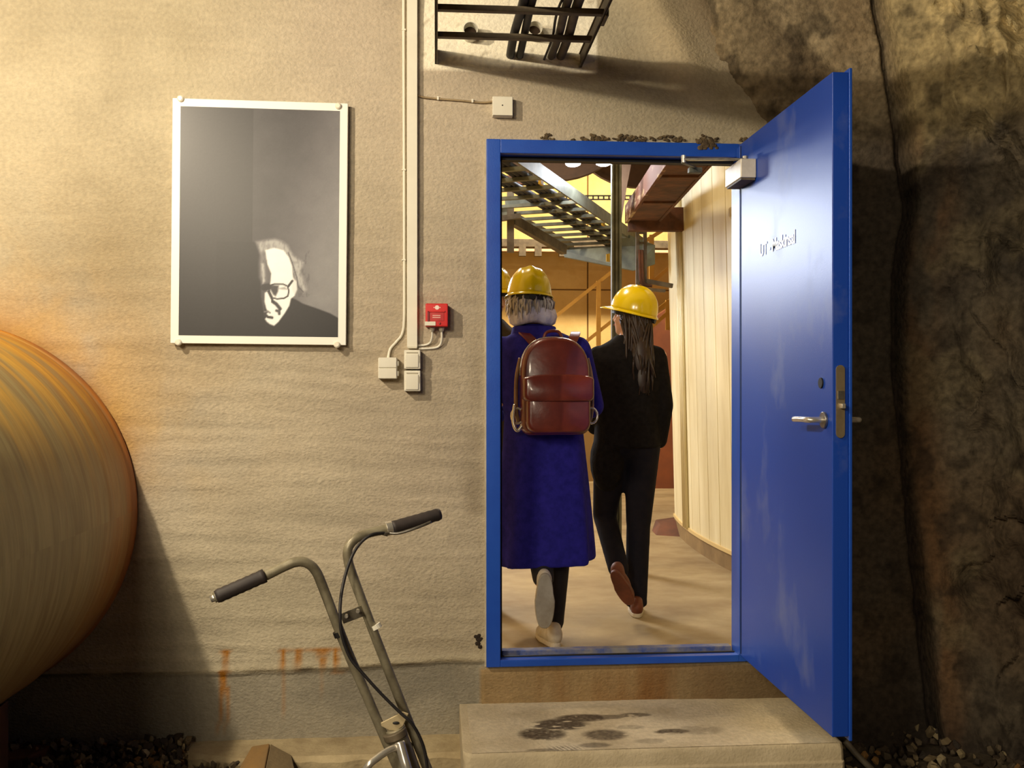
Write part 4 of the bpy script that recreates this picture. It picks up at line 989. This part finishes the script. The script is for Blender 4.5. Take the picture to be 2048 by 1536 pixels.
# big brown ducts overhead
M['duct'] = mat('brown_duct', (96,72,50), (76,56,40), scale=5, rough=.7)
for px, py, d, r, L_, lab in ((1112,188,7.6,.66,1.0,'huge dark brown round duct end hanging overhead, left of the column'),(1282,215,9.2,.745,1.0,'huge dark brown round duct end overhead, right of the column')):
    c_ = PC(px,py,d); t = thing('round_duct', (c_.x,c_.y,c_.z-r), lab, 'duct', 'overhead ducts in the hall')
    b = MB(); b.tube([c_, c_+FW*.03, c_+FW*L_], [r, r, r*.4], 48); part(b, 'barrel', M['duct'], t, bevel=.01)
    b = MB(); n=48; rings=[]
    for (o_, rr_) in ((-.02,r+.015),(.05,r+.015),(.05,r-.02),(-.02,r-.02)):
        rings.append([c_+FW*o_+RT*(rr_*math.cos(2*math.pi*k/n))+UP*(rr_*math.sin(2*math.pi*k/n)) for k in range(n)])
    rings.append(rings[0]); b.ringloft(rings, cap=False); part(b, 'end_flange', M['duct'], t)
    for k in range(4):
        a_ = math.pi/4+math.pi/2*k
    part(MB().bar(c_+FW*.5+UP*r*.6, c_+FW*.5+UP*(6.0-c_.z), .05,.05,FW), 'hanger', M['galv_dark'], t)
# a tapering chute by the column
ch = MB(); 
rg_ = [[v_+UP*(6.0-v_.z) for v_ in (PC(1243,330,6.6),PC(1262,330,6.6),PC(1262,330,6.8),PC(1243,330,6.8))],[PC(1243,330,6.6),PC(1262,330,6.6),PC(1262,330,6.8),PC(1243,330,6.8)],[PC(1241,372,6.6),PC(1254,372,6.6),PC(1254,372,6.8),PC(1241,372,6.8)],[PC(1236,440,6.6),PC(1243,440,6.6),PC(1243,440,6.8),PC(1236,440,6.8)]]
ch.ringloft(rg_); solo(ch, 'chute', M['duct'], 'dark narrow tapering chute hanging right beside the grey column', 'chute')
# two bright LED high-bay lamps
led = emit('led_white', (0.85,0.9,1.0), 60.0)
for px, py, d, lab in ((1146,327,6.3,'bright white LED high-bay lamp, left one under the lintel'),(1207,326,6.3,'bright white LED high-bay lamp, right one touching the column')):
    c_ = PC(px,py,d); t = thing('high_bay_lamp', c_, lab, 'lamp', 'LED lamps in the hall')
    part(MB().tube([c_+UP*.02,c_+UP*.05,c_+UP*.12],[.075,.07,.03],20), 'housing', M['galv_dark'], t)
    part(MB().ell(c_, (.050,.050,.020), nu=20, nv=8), 'led_disc', led, t, smooth=True)
    part(MB().tube([c_+UP*.12, Vector((c_.x,c_.y,6.0))], .006, 6), 'suspension_rod', M['galv_dark'], t)
    lamp('high_bay_light', 'POINT', c_-UP*.06, 7, (0.86,0.92,1.0), .05)
sl = PC(1320,332,6.0); t = thing('amber_lamp', sl, 'small amber lamp just under the lintel near the closer arm', 'lamp')
part(MB().cbox(sl,(.045,.04,.025)), 'glow_lens', emit('amber', (1.0,.72,.18), 3.0), t, bevel=.006); part(MB().cbox(sl+UP*.03,(.06,.06,.04)), 'housing', M['rust'], t)

# yellow stair railings at the back
M['rail_y'] = mat('ochre_rail', (204,158,72), (186,138,58), scale=6, rough=.5)
def railing(pts_posts, rails, lab, d):
    t = thing('stair_railing', PC(pts_posts[0][0],pts_posts[0][2],d), lab, 'railing', 'yellow stair railings')
    for px, y0, y1 in pts_posts: part(MB().bar(PC(px,y0,d),PC(px,y1,d),.045,.045,FW), 'post', M['rail_y'], t)
    for (a, b) in rails: part(MB().bar(PC(a[0],a[1],d),PC(b[0],b[1],d),.04,.035), 'handrail', M['rail_y'], t)
railing([(1197,562,997)], [((1060,674),(1262,513)),((1060,772),(1262,612))], 'long ochre stair handrail rising to the right behind the visitors', 10.2)
railing([(1303,470,560),(1368,505,1012)], [((1283,487),(1372,431)),((1302,567),(1372,505))], 'short ochre stair railing right of the dark cable rack', 9.6)
railing([(1336,600,660),(1370,560,1017)], [((1300,632),(1374,574)),((1296,660),(1374,592))], 'low ochre stair railing just behind the black haired visitor', 9.4)
# brown stair block and wooden steps
solo(MB().prism([PC(1262,985,11.2),PC(1262,660,11.2),PC(1300,640,11.2),PC(1420,560,11.2),PC(1420,985,11.2)], FW*.4), 'brown_partition', mat('red_brown', (128,70,36), (104,56,32), scale=3, rough=.8), 'red-brown partition standing at the back beside the cream housing', 'partition')
M['wood'] = mat('yellow_wood', (206,150,66), (170,118,48), scale=3, stretch=(.4,1,6), rough=.7)
for k, (ya, yb, dd) in enumerate(((985,1004,10.9),(1008,1026,10.4),(1030,1050,9.9))):
    solo(MB().prism([PC(1285,yb,dd),PC(1400,yb,dd),PC(1400,ya,dd),PC(1285,ya,dd)], FW*.5), 'wooden_step', M['wood'], ('top','middle','bottom')[k]+' one of three low yellow wooden steps at the back', 'step', 'wooden steps in the hall', bevel=.01)
wd = MB(); wd.prism([PC(1320,1048,7.9),PC(1362,1042,7.9),PC(1362,1082,7.6),PC(1306,1090,7.6)], FW*.25); solo(wd, 'brown_wedge', mat('wedge', (112,66,42), (84,52,36), scale=6, rough=.8), 'brown wedge shaped block at the foot of the machine housing', 'block', bevel=.006)
# shelf/stack darker low stuff along the left back wall
# ================================================================== PEOPLE
def fuse(mb, name, m, parent, voxel=.01, it=6, fac=.5):
    """closed shapes grown together into one continuous surface"""
    o = mb.build(name, m, parent, local=True)
    r = o.modifiers.new('remesh', 'REMESH'); r.mode = 'VOXEL'; r.voxel_size = voxel; r.use_smooth_shade = True
    s = o.modifiers.new('smooth', 'SMOOTH'); s.iterations = it; s.factor = fac
    return o
def pmat(lat, dep, yaw=0.0):
    p = CAM + FW*dep + RT*lat; p.z = HF
    return p, -YAW+yaw
SKIN = mat('skin', (222,176,146), (210,158,130), scale=12, rough=.55)
def ring(cx, cy, z, rx, ry, n=36, p=2.4, fold=0.0, k=7, ph=0.0, tilt=0.0):
    out = []
    for i in range(n):
        a = 2*math.pi*i/n; c, s = math.cos(a), math.sin(a)
        f = 1 + fold*math.sin(k*a+ph) + .5*fold*math.sin((k*2-3)*a+1.3+ph)
        x = rx*math.copysign(abs(c)**(2/p), c)*f; y = ry*math.copysign(abs(s)**(2/p), s)*f
        out.append(Vector((cx+x, cy+y, z + tilt*x)))
    return out
def hand(mb, wrist, direc, palm_n, s=1.0):
    """palm, five bent fingers of unequal length, thumb from the side of the palm"""
    w = Vector(wrist); d = Vector(direc).normalized(); n = Vector(palm_n); n = (n-d*n.dot(d)).normalized(); t = d.cross(n)
    pc = w + d*.045*s
    R = Matrix((t, n, d)).transposed()
    mb.ell(pc, (.040*s,.015*s,.050*s), R, 12, 8)
    for k, (o, L) in enumerate(((-.030,.062),(-.010,.074),(.010,.070),(.029,.055))):
        b = w + d*.082*s + t*o*s; m1 = b + d*L*.5*s + n*.010*s; e = m1 + d*L*.42*s + n*.026*s
        mb.caps(b, m1, .0088*s, .0082*s, 8); mb.caps(m1, e, .0082*s, .0070*s, 8)
    b = w + d*.030*s - t*.032*s; m1 = b - t*.024*s + d*.026*s + n*.012*s; mb.caps(b, m1, .0105*s, .0095*s, 8); mb.caps(m1, m1 + d*.026*s + n*.010*s, .0095*s, .008*s, 8)
def head(mb, c, yaw, pitch=0.0, s=1.0):
    R = (Euler((0,0,yaw)).to_matrix() @ Euler((pitch,0,0)).to_matrix())
    c = Vector(c)
    def E(p, r): mb.ell(c + R @ (Vector(p)*s), tuple(q*s for q in r), R, 16, 12)
    E((0,-.012,.022),(.076,.094,.092)); E((0,.022,-.045),(.060,.068,.068)); E((0,.050,-.090),(.030,.030,.024))
    E((0,.088,-.020),(.012,.018,.024)); E((0,.097,-.032),(.015,.012,.010)); E((-.076,-.008,-.015),(.008,.018,.030)); E((.076,-.008,-.015),(.008,.018,.030))
    E((0,.078,-.062),(.024,.010,.007)); E((0,.076,.022),(.050,.014,.010)); E((-.034,.060,-.035),(.024,.024,.02)); E((.034,.060,-.035),(.024,.024,.02))
    return R
def face_parts(root, c, R, s=1.0):
    c = Vector(c)
    for sx in (-1,1):
        e = MB(); e.ell(c + R @ (Vector((sx*.031,.078,.000))*s), (.012*s,.008*s,.008*s), R, 12, 8); eo = e.build('eye', mat('eye_white', (236,232,224), rough=.2) if 'eye_white' not in bpy.data.materials else bpy.data.materials['eye_white'], root, local=True, smooth=True)
        i = MB(); i.ell(c + R @ (Vector((sx*.031,.0845,.000))*s), (.0055*s,.0025*s,.0055*s), R, 10, 6); i.build('iris', M['dark'], eo, local=True, smooth=True)
        b = MB(); b.tube([c + R @ (Vector((sx*q,.086-.2*abs(q-.03),.022+.002*math.cos((q-.03)*60)))*s) for q in (.014,.024,.034,.046)], .0035*s, 6); b.build('eyebrow', M['brow'], root, local=True, smooth=True)
    l = MB(); l.tube([c + R @ (Vector((q,.0885-1.2*q*q*8,-.062-.3*q*q))*s) for q in (-.022,-.010,0,.010,.022)], .0045*s, 6); l.build('lips', M['lips'], root, local=True, smooth=True)
M['brow'] = mat('brow', (96,84,74), rough=.8); M['lips'] = mat('lips', (176,108,96), rough=.5)
def shoe(root, Mx, upper_m, sole_m, s=1.0):
    u = MB()
    for c, r in (((0,-.025,.055),(.038,.055,.052)),((0,.05,.045),(.042,.085,.042)),((0,.115,.034),(.043,.072,.032)),((0,-.02,.085),(.034,.045,.03))):
        u.ell(Mx @ Vector(tuple(q*s for q in c)), tuple(q*s for q in r), Mx.to_3x3(), 14, 10)
    o = fuse(u, 'shoe', upper_m, root, .008, 4)
    so = MB(); prof = []
    for a in range(24):
        t = 2*math.pi*a/24; y = .06+.13*math.sin(t); wd = (.040 if y < .03 else .046)
        prof.append(Mx @ (Vector((wd*math.copysign(abs(math.cos(t))**.7, math.cos(t)), y, 0))*s))
    so.prism(prof, (Mx.to_3x3() @ Vector((0,0,.024*s)))); so.build('sole', sole_m, o, local=True, bevel=.005)
    ls = MB()
    for k in range(4): ls.tube([Mx @ (Vector((-.022,.045+.02*k,.083-.006*k))*s), Mx @ (Vector((0,.047+.02*k,.090-.007*k))*s), Mx @ (Vector((.022,.045+.02*k,.083-.006*k))*s)], .0025*s, 6)
    ls.build('laces', M['white'], o, local=True)
    return o
def hard_hat(loc, rot, lab, s=1.0):
    t = thing('hard_hat', loc, lab, 'hard hat', 'yellow hard hats'); t.rotation_euler = rot
    nu, nv = 48, 16; sh = MB(); rings = []
    for i in range(nv):
        ph = (i/(nv-1))*math.radians(86); r = []
        for j in range(nu):
            a = 2*math.pi*j/nu; cx = .108*math.cos(a)*math.cos(ph)**.85; cy = .132*math.sin(a)*math.cos(ph)**.85; z = .142*math.sin(ph)**.92
            bump = (.007*math.exp(-(cx/.016)**2) + .004*math.exp(-((abs(cx)-.05)/.012)**2))*math.sin(ph)**.5
            n = Vector((cx/.108**2, cy/.132**2, z/.142**2)); n = n.normalized() if n.length else Vector((0,0,1))
            r.append((Vector((cx,cy,z))+n*bump)*s)
        rings.append(r)
    sh.ringloft(rings); so = sh.build('shell', M['hat'], t, local=True, smooth=True)
    br = MB(); rings = []
    for k, (e, z) in enumerate(((0,.004),(.5,.001),(1,-.006),(1.02,-.010),(.5,-.004),(-.05,-.003))):
        r = []
        for j in range(nu):
            a = 2*math.pi*j/nu; f = max(0, math.sin(a))**2
            w = .010 + .048*f; r.append(Vector(((.108+w*e)*math.cos(a), (.132+w*e)*math.sin(a), z - .010*f*max(e,0)))*s)
        rings.append(r)
    rings.append(rings[0]); br.ringloft(rings, cap=False); br.build('brim', M['hat'], t, local=True, smooth=True)
    bd = MB(); rings = []
    for rr, z in ((.097,.01),(.097,-.030),(.092,-.030),(.092,.01)):
        rings.append([Vector((rr*math.cos(2*math.pi*j/nu), (rr+.018)*math.sin(2*math.pi*j/nu), z))*s for j in range(nu)])
    rings.append(rings[0]); bd.ringloft(rings, cap=False); bd.build('headband', M['dark'], t, local=True)
    kb_ = MB(); kb_.tube([Vector((0,-.116,-.018))*s, Vector((0,-.134,-.018))*s], .016*s, 12); kb_.build('adjuster_knob', M['dark'], t, local=True)
    return t
M['hat'] = mat('yellow_hat', (226,202,4), (216,190,4), scale=4, rough=.22, coat=.4)

def place(root_loc, rz, p):
    return Vector(root_loc) + Euler((0,0,rz)).to_matrix() @ Vector(p)

# ---------------- visitor in the long blue coat
def visitor_blue():
    loc, rz = pmat(.15, 4.5)
    t = thing('person', loc, 'person in a long royal blue coat walking away with a brown backpack', 'person'); t.rotation_euler = (0,0,rz)
    b = MB()
    b.ell((0,0,.93),(.15,.10,.12)); b.caps((-.005,0,.95),(-.02,0,1.25),.10,.11); b.ell((-.025,.0,1.30),(.16,.09,.11)); b.caps((-.03,0,1.40),(-.06,.01,1.50),.055,.05)
    hc = Vector((-.068,.012,1.603)); R = head(b, hc, math.radians(6), 0, .97)
    for sx, sh, el, wr in ((1,(.155,-.01,1.355),(.215,-.02,1.10),(.185,.17,1.07)),(-1,(-.205,-.01,1.355),(-.265,-.01,1.10),(-.225,.18,1.05))):
        b.caps((-.02+sx*.11,0,1.36), sh, .06,.058); b.caps(sh, el, .052,.040); b.caps(el, wr, .040,.028)
        hand(b, wr, (-sx*.1,.9,.3), (-sx,.1,0))
    b.caps((.085,0,.90),(.07,.05,.49),.085,.055); b.caps((.07,.05,.49),(.04,.0,.09),.052,.038); b.caps((.036,-.02,.06),(.01,.09,.04),.030,.022)
    b.caps((-.085,0,.90),(-.03,.06,.50),.085,.055); b.caps((-.03,.06,.50),(-.012,-.20,.33),.052,.038); b.caps((-.010,-.195,.31),(-.004,-.212,.20),.028,.022)
    fuse(b, 'body', SKIN, t, .0075, 4); face_parts(t, hc, R, .97)
    # trousers
    tr_ = MB(); tr_.caps((.085,0,.88),(.07,.05,.49),.098,.066); tr_.caps((.07,.05,.49),(.042,.0,.10),.064,.048); tr_.caps((-.085,0,.88),(-.03,.06,.50),.098,.066); tr_.caps((-.03,.06,.50),(-.012,-.19,.345),.064,.050); tr_.ell((0,0,.93),(.17,.12,.12))
    fuse(tr_, 'trousers', mat('dark_trousers', (24,22,24), (34,30,32), scale=20, rough=.85), t, .011, 4)
    sw = mat('white_shoe', (214,206,188), (196,186,166), scale=20, rough=.7); ss = mat('grey_sole', (176,170,156), (150,142,126), scale=14, rough=.75)
    shoe(t, Matrix.Translation((.036,-.02,.002)) @ Euler((0,0,math.radians(16))).to_matrix().to_4x4(), sw, sw, .98)
    # trailing foot: toes down, sole towards the viewer
    Mx = Matrix.Translation((-.006,-.262,.31)) @ Euler((math.radians(-84),0,math.radians(4))).to_matrix().to_4x4()
    shoe(t, Mx, sw, ss, .95)
    # coat
    c = MB()
    R_ = [(-.045,0,1.475,.062,.062,0),(-.035,0,1.44,.105,.085,0),(-.022,-.005,1.405,.172,.110,0),(-.016,-.008,1.35,.196,.125,0),(-.012,-.008,1.22,.190,.132,.0),(-.008,-.005,1.05,.178,.130,.006),(-.004,0,.90,.190,.145,.012),(-.004,0,.72,.208,.165,.026),(-.006,0,.55,.224,.185,.04),(-.010,.0,.43,.236,.200,.05),(-.012,.0,.384,.240,.204,.052)]
    c.ringloft([ring(x,y,z,rx,ry,48,2.5,f,6,.4, .03 if z < .5 else 0) for x,y,z,rx,ry,f in R_])
    for sx, sh, el, wr in ((1,(.150,-.01,1.355),(.218,-.02,1.10),(.190,.14,1.07)),(-1,(-.200,-.01,1.355),(-.268,-.01,1.10),(-.230,.15,1.05))):
        c.caps(sh, el, .066,.056); c.caps(el, wr, .056,.048)
    co = fuse(c, 'coat', M['coat'], t, .010, 3)
    cb = MB(); pts = [ring(-.048,.002,z,rx,ry,32) for z,rx,ry in ((1.41,.112,.096),(1.462,.100,.090),(1.466,.092,.082),(1.41,.100,.086))]; cb.ringloft(pts+[pts[0]], cap=False); cb.build('collar', M['coat'], co, local=True, smooth=True)
    # scarf
    s = MB(); n = 32; rings = []
    for a in range(n):
        an = 2*math.pi*a/n; cc = Vector((-.055+.088*math.cos(an), .005+.082*math.sin(an), 1.512 + .008*math.sin(an*3)))
        d_ = Vector((math.cos(an),math.sin(an),0)); rings.append([cc + d_*(.026*math.cos(q*.785)) + UP*(.042*math.sin(q*.785)) for q in range(8)])
    rings.append(rings[0]); s.ringloft(rings, cap=False); so = s.build('scarf', mat('pale_scarf', (216,214,228), (166,166,198), scale=30, stretch=(1,1,.3), rough=.9, bump=.4, bscale=60), t, local=True, smooth=True)
    # grey bobbed hair: core plus locks
    h = MB(); h.ell((-.068,-.012,1.555),(.086,.082,.085)); rr = random.Random(31)
    for k in range(260):
        a = rr.uniform(math.radians(150), math.radians(395)); top = hc + Vector((.078*math.cos(a), -.005+.088*math.sin(a), rr.uniform(-.02,.03)))
        L = rr.uniform(.05,.10); e = top + Vector((math.cos(a)*rr.uniform(0,.035), math.sin(a)*rr.uniform(0,.03), -L)); mdl = (top+e)/2 + Vector((math.cos(a),math.sin(a),0))*rr.uniform(.004,.02)
        h.tube([top, mdl, e], [.0055,.005,.0012], 5)
    h.build('hair', mat('grey_hair', (150,142,134), (196,190,190), scale=60, stretch=(1,1,.15), rough=.6), t, local=True, smooth=True)
    hard_hat(place(loc, rz, (-.070,.0,1.606)), (math.radians(-3),math.radians(2),rz+math.radians(6)), 'yellow hard hat on the visitor in the blue coat', .94)
    # ---- backpack
    bl = place(loc, rz, (.032,-.145,.972)); k = thing('backpack', bl, 'glossy red-brown leather backpack on the blue coat', 'backpack'); k.rotation_euler = (math.radians(-3),0,rz+math.radians(7))
    lea = M['leather']
    def outline(w, h, top, n=10, rb=.045):
        pts = []
        for a in range(n+1): q = math.radians(180+90*a/n); pts.append((-w+rb+rb*math.cos(q), rb+rb*math.sin(q)))
        for a in range(n+1): q = math.radians(270+90*a/n); pts.append((w-rb+rb*math.cos(q), rb+rb*math.sin(q)))
        for a in range(2*n+1): q = math.pi*a/(2*n); pts.append((w*math.copysign(abs(math.cos(q))**.8,math.cos(q)), h-top+top*math.sin(q)**.8))
        return pts
    def slab(mb, w, h, top, y0, y1, z0=0, bulge=.93, rb=.045):
        o = outline(w, h, top, rb=rb); rings = []
        for y, sc in ((y0,bulge),(y0+(y1-y0)*.12,.985),(y0+(y1-y0)*.4,1),(y0+(y1-y0)*.75,.99),(y0+(y1-y0)*.93,.955),(y1,.89)):
            rings.append([Vector((x*sc, y, z0 + h/2+(z-h/2)*sc)) for x,z in o])
        mb.ringloft(rings); return mb
    body = slab(MB(), .152, .432, .17, 0, -.125).build('main_body', lea, k, local=True, smooth=True)
    slab(MB(), .140, .215, .05, -.105, -.182, .008, .97).build('front_pocket', lea, k, local=True, smooth=True)
    fl = slab(MB(), .156, .120, .025, -.10, -.196, .142, .98, .03).build('pocket_flap', lea, k, local=True, smooth=True)
    z_ = MB(); z_.tube([Vector((x*1.004,-.055,z+.001)) for x,z in outline(.152,.432,.17)[22:]], .0035, 6); z_.build('zip', M['chrome'], body, local=True, smooth=True)
    gl = MB(); gl.tube(smooth_path([(-.045,-.045,.425),(-.03,-.045,.456),(.02,-.045,.460),(.04,-.045,.425)],6), .007, 8); gl.build('grab_handle', lea, k, local=True, smooth=True)
    for sx in (-1,1):
        sp = MB(); pts = smooth_path([(sx*.070,-.03,.390),(sx*.098,.005,.432),(sx*.120,.06,.462),(sx*.130,.13,.468),(sx*.132,.225,.42),(sx*.122,.262,.32)],6)
        rings = []
        for i_, p_ in enumerate(pts):
            d_ = (pts[min(i_+1,len(pts)-1)]-pts[max(i_-1,0)]).normalized(); sd = Vector((1,0,0)); sd = (sd-d_*sd.dot(d_)).normalized(); nn = d_.cross(sd)
            rings.append([p_+sd*a_*.021+nn*b_*.005 for a_,b_ in ((-1,-1),(1,-1),(1,1),(-1,1))])
        sp.ringloft(rings); sp.build('shoulder_strap', lea, k, local=True, smooth=False)
        lo_ = MB(); lo_.tube(smooth_path([(sx*.150,-.05,.34),(sx*.168,-.05,.25),(sx*.170,-.045,.12),(sx*.160,-.04,.06)],6), .009, 8); so_ = lo_.build('side_strap', mat('tan_strap', (168,130,88), (130,92,60), scale=12, rough=.4) if sx == -1 else bpy.data.materials['tan_strap'], k, local=True, smooth=True)
        bu = MB()
        rg = [(sx*.166+.026*math.cos(a*math.pi/8), -.055, .085+.034*math.sin(a*math.pi/8)) for a in range(17)]
        bu.tube(rg, .0055, 8, cap=False); bu.build('buckle_ring', M['chrome'], so_, local=True, smooth=True)
        if sx == -1:
            b2 = MB(); b2.tube(smooth_path([(-.178,-.06,.135),(-.186,-.07,.06),(-.168,-.075,.02),(-.140,-.075,.055)],5), .008, 8); b2.build('strap_end', M['chrome'], so_, local=True, smooth=True)
M['coat'] = mat('royal_blue_wool', (48,44,148), (38,36,124), scale=30, rough=.95, spec=.1, bump=.15, bscale=200)
M['leather'] = mat('red_brown_leather', (122,50,36), (92,36,28), scale=7, rough=.34, bump=.12, bscale=26, coat=.35)
visitor_blue()

# ---------------- visitor in black
def visitor_black():
    loc, rz = pmat(.60, 5.09)
    t = thing('person', loc, 'person in black top and dark trousers with long dark hair, walking away', 'person'); t.rotation_euler = (0,0,rz)
    yaw = math.radians(62); hc = Vector((.026,.005,1.555))
    b = MB(); b.ell((0,0,.92),(.15,.10,.12)); b.caps((0,0,.95),(0,0,1.22),.095,.100); b.ell((0,0,1.29),(.15,.085,.11)); b.caps((0,0,1.38),(.015,.005,1.48),.052,.048)
    R = head(b, hc, yaw, math.radians(10), .96)
    for sx, sh, el, wr in ((1,(.155,0,1.34),(.185,-.02,1.09),(.165,.03,.88)),(-1,(-.155,0,1.34),(-.175,.02,1.08),(-.15,.16,.95))):
        b.caps((sx*.10,0,1.35), sh, .058,.055); b.caps(sh, el, .050,.038); b.caps(el, wr, .038,.026)
        hand(b, wr, (-sx*.15,.25,-1) if sx > 0 else (.3,.8,-.4), (-sx,.1,0), .95)
    b.caps((.08,0,.88),(.062,.03,.47),.082,.054); b.caps((.062,.03,.47),(.045,.0,.08),.05,.037); b.caps((.046,-.03,.06),(.046,.07,.04),.030,.022)
    b.caps((-.08,0,.88),(-.105,.08,.50),.082,.054); b.caps((-.105,.08,.50),(-.058,-.165,.27),.05,.034); 
    fuse(b, 'body', SKIN, t, .0075, 4); face_parts(t, hc, R, .96)
    tr_ = MB(); tr_.ell((0,0,.93),(.168,.118,.13)); tr_.caps((.080,0,.88),(.064,.03,.47),.096,.066); tr_.caps((.064,.03,.47),(.048,.0,.085),.064,.058)
    tr_.caps((-.080,0,.88),(-.108,.08,.50),.096,.064); tr_.caps((-.108,.08,.50),(-.060,-.145,.265),.062,.054); tr_.ell((.048,0,.06),(.060,.065,.03))
    fuse(tr_, 'trousers', mat('navy_trousers', (22,22,32), (30,28,36), scale=24, rough=.9, spec=.15), t, .010, 4)
    sw = mat('pale_shoe', (196,186,164), rough=.7); br = mat('brown_shoe', (112,58,36), (92,46,30), scale=20, rough=.6)
    shoe(t, Matrix.Translation((.046,-.035,.001)) @ Euler((0,0,math.radians(-4))).to_matrix().to_4x4(), br, sw, .92)
    shoe(t, Matrix.Translation((-.072,-.225,.215)) @ Euler((math.radians(-56),math.radians(-14),math.radians(-26))).to_matrix().to_4x4(), br, br, .90)
    s = MB(); R_ = [(.006,0,1.455,.062,.060),(.004,0,1.425,.098,.08),(0,0,1.39,.158,.10),(0,-.004,1.33,.182,.118),(0,-.004,1.18,.176,.125),(0,0,1.02,.166,.122),(0,0,.92,.172,.130),(-.002,0,.872,.176,.134)]
    s.ringloft([ring(x,y,z,rx,ry,40,2.4,.008,5,.2) for x,y,z,rx,ry in R_])
    s.caps((.145,0,1.335),(.186,-.02,1.09),.066,.054); s.caps((.186,-.02,1.09),(.170,.02,.905),.054,.044)
    s.caps((-.145,0,1.335),(-.178,.02,1.08),.066,.054); s.caps((-.178,.02,1.08),(-.155,.14,.97),.054,.044)
    s.ell((-.105,-.01,.80),(.090,.115,.165))
    so = fuse(s, 'black_top', mat('black_knit', (20,19,20), (30,28,29), scale=40, rough=.95, spec=.1, bump=.2, bscale=160), t, .010, 3)
    h = MB(); h.ell(hc+Vector((.018,-.022,-.005)),(.082,.085,.092)); h.ell((.045,-.05,1.45),(.072,.062,.11)); h.ell((.060,-.085,1.33),(.062,.045,.13)); h.ell((.065,-.10,1.22),(.045,.03,.10)); rr = random.Random(41)
    for k in range(170):
        a = rr.uniform(math.radians(200), math.radians(390)); top = hc + Vector((.01+.082*math.cos(a), -.015+.085*math.sin(a), rr.uniform(-.03,.03)))
        e = Vector((.055+rr.gauss(0,.035), -.10+rr.gauss(0,.02), rr.uniform(1.12,1.32))); mdl = Vector((top.x*.5+e.x*.5+.006, -.085+rr.gauss(0,.01), (top.z+e.z)/2+.04)); h.tube(smooth_path([top, mdl, e],3), [.008]*3+[.007]*3+[.002], 5)
    h.build('hair', mat('dark_hair', (36,26,22), (54,38,30), scale=60, stretch=(1,1,.15), rough=.45), t, local=True, smooth=True)
    hard_hat(place(loc, rz, (.034,-.002,1.575)), Euler((math.radians(15),0,rz+yaw),'XYZ'), 'yellow hard hat tilted back on the long dark hair', .96)
visitor_black()

# ---------------- third visitor, mostly hidden
def visitor_hidden():
    loc, rz = pmat(-.115, 5.15)
    t = thing('person', loc, 'person facing back, mostly hidden behind the blue coat at the door frame', 'person'); t.rotation_euler = (0,0,rz)
    yaw = math.radians(180+38); hc = Vector((0,0,1.665))
    b = MB(); b.ell((0,0,.98),(.16,.11,.12)); b.caps((0,0,1.0),(0,0,1.3),.12,.14); b.ell((0,0,1.38),(.17,.10,.12)); b.caps((0,0,1.46),(0,0,1.58),.056,.052)
    R = head(b, hc, yaw, 0, 1.0)
    for sx in (-1,1):
        b.caps((sx*.17,0,1.42),(sx*.21,0,1.15),.052,.04); b.caps((sx*.21,0,1.15),(sx*.20,-.06,.92),.04,.028); hand(b,(sx*.20,-.06,.92),(0,-.1,-1),(-sx,0,0))
        b.caps((-.07+sx*.07,0,.95),(-.07+sx*.07,-.02,.5),.088,.056); b.caps((-.07+sx*.07,-.02,.5),(-.07+sx*.07,0,.08),.054,.04); b.caps((-.07+sx*.07,.03,.06),(-.07+sx*.07,-.06,.04),.030,.022)
    fuse(b, 'body', SKIN, t, .0075, 4); face_parts(t, hc, R)
    c = MB(); c.ringloft([ring(0,0,z,rx,ry,40,2.4,.01,5) for z,rx,ry in ((1.545,.066,.066),(1.50,.11,.09),(1.46,.18,.115),(1.38,.205,.135),(1.1,.195,.135),(.85,.20,.15))])
    for sx in (-1,1): c.caps((sx*.16,0,1.41),(sx*.215,0,1.15),.068,.056); c.caps((sx*.215,0,1.15),(sx*.203,-.05,.95),.056,.048)
    fuse(c, 'jacket', mat('dark_jacket', (44,38,32), (58,48,38), scale=14, rough=.85), t, .010, 3)
    p_ = MB(); p_.ell((0,0,.93),(.17,.12,.12))
    for sx in (-1,1): p_.caps((-.03+sx*.075,0,.92),(-.07+sx*.07,-.02,.5),.098,.068); p_.caps((-.07+sx*.07,-.02,.5),(-.07+sx*.07,0,.09),.066,.05)
    fuse(p_, 'trousers', bpy.data.materials['dark_trousers'], t, .011, 3)
    for sx in (-1,1): shoe(t, Matrix.Translation((-.07+sx*.07,.03,.001)) @ Euler((0,0,math.pi)).to_matrix().to_4x4(), M['dark'], M['dark'], 1.0)
    h = MB(); h.ell(hc+Vector((0,.02,.0)),(.084,.08,.085)); h.build('hair', bpy.data.materials['grey_hair'], t, local=True, smooth=True)
    hard_hat(place(loc, rz, (0,0,1.685)), Euler((math.radians(0),0,rz+yaw),'XYZ'), 'yellow hard hat half hidden at the left door frame', 1.0)
visitor_hidden()
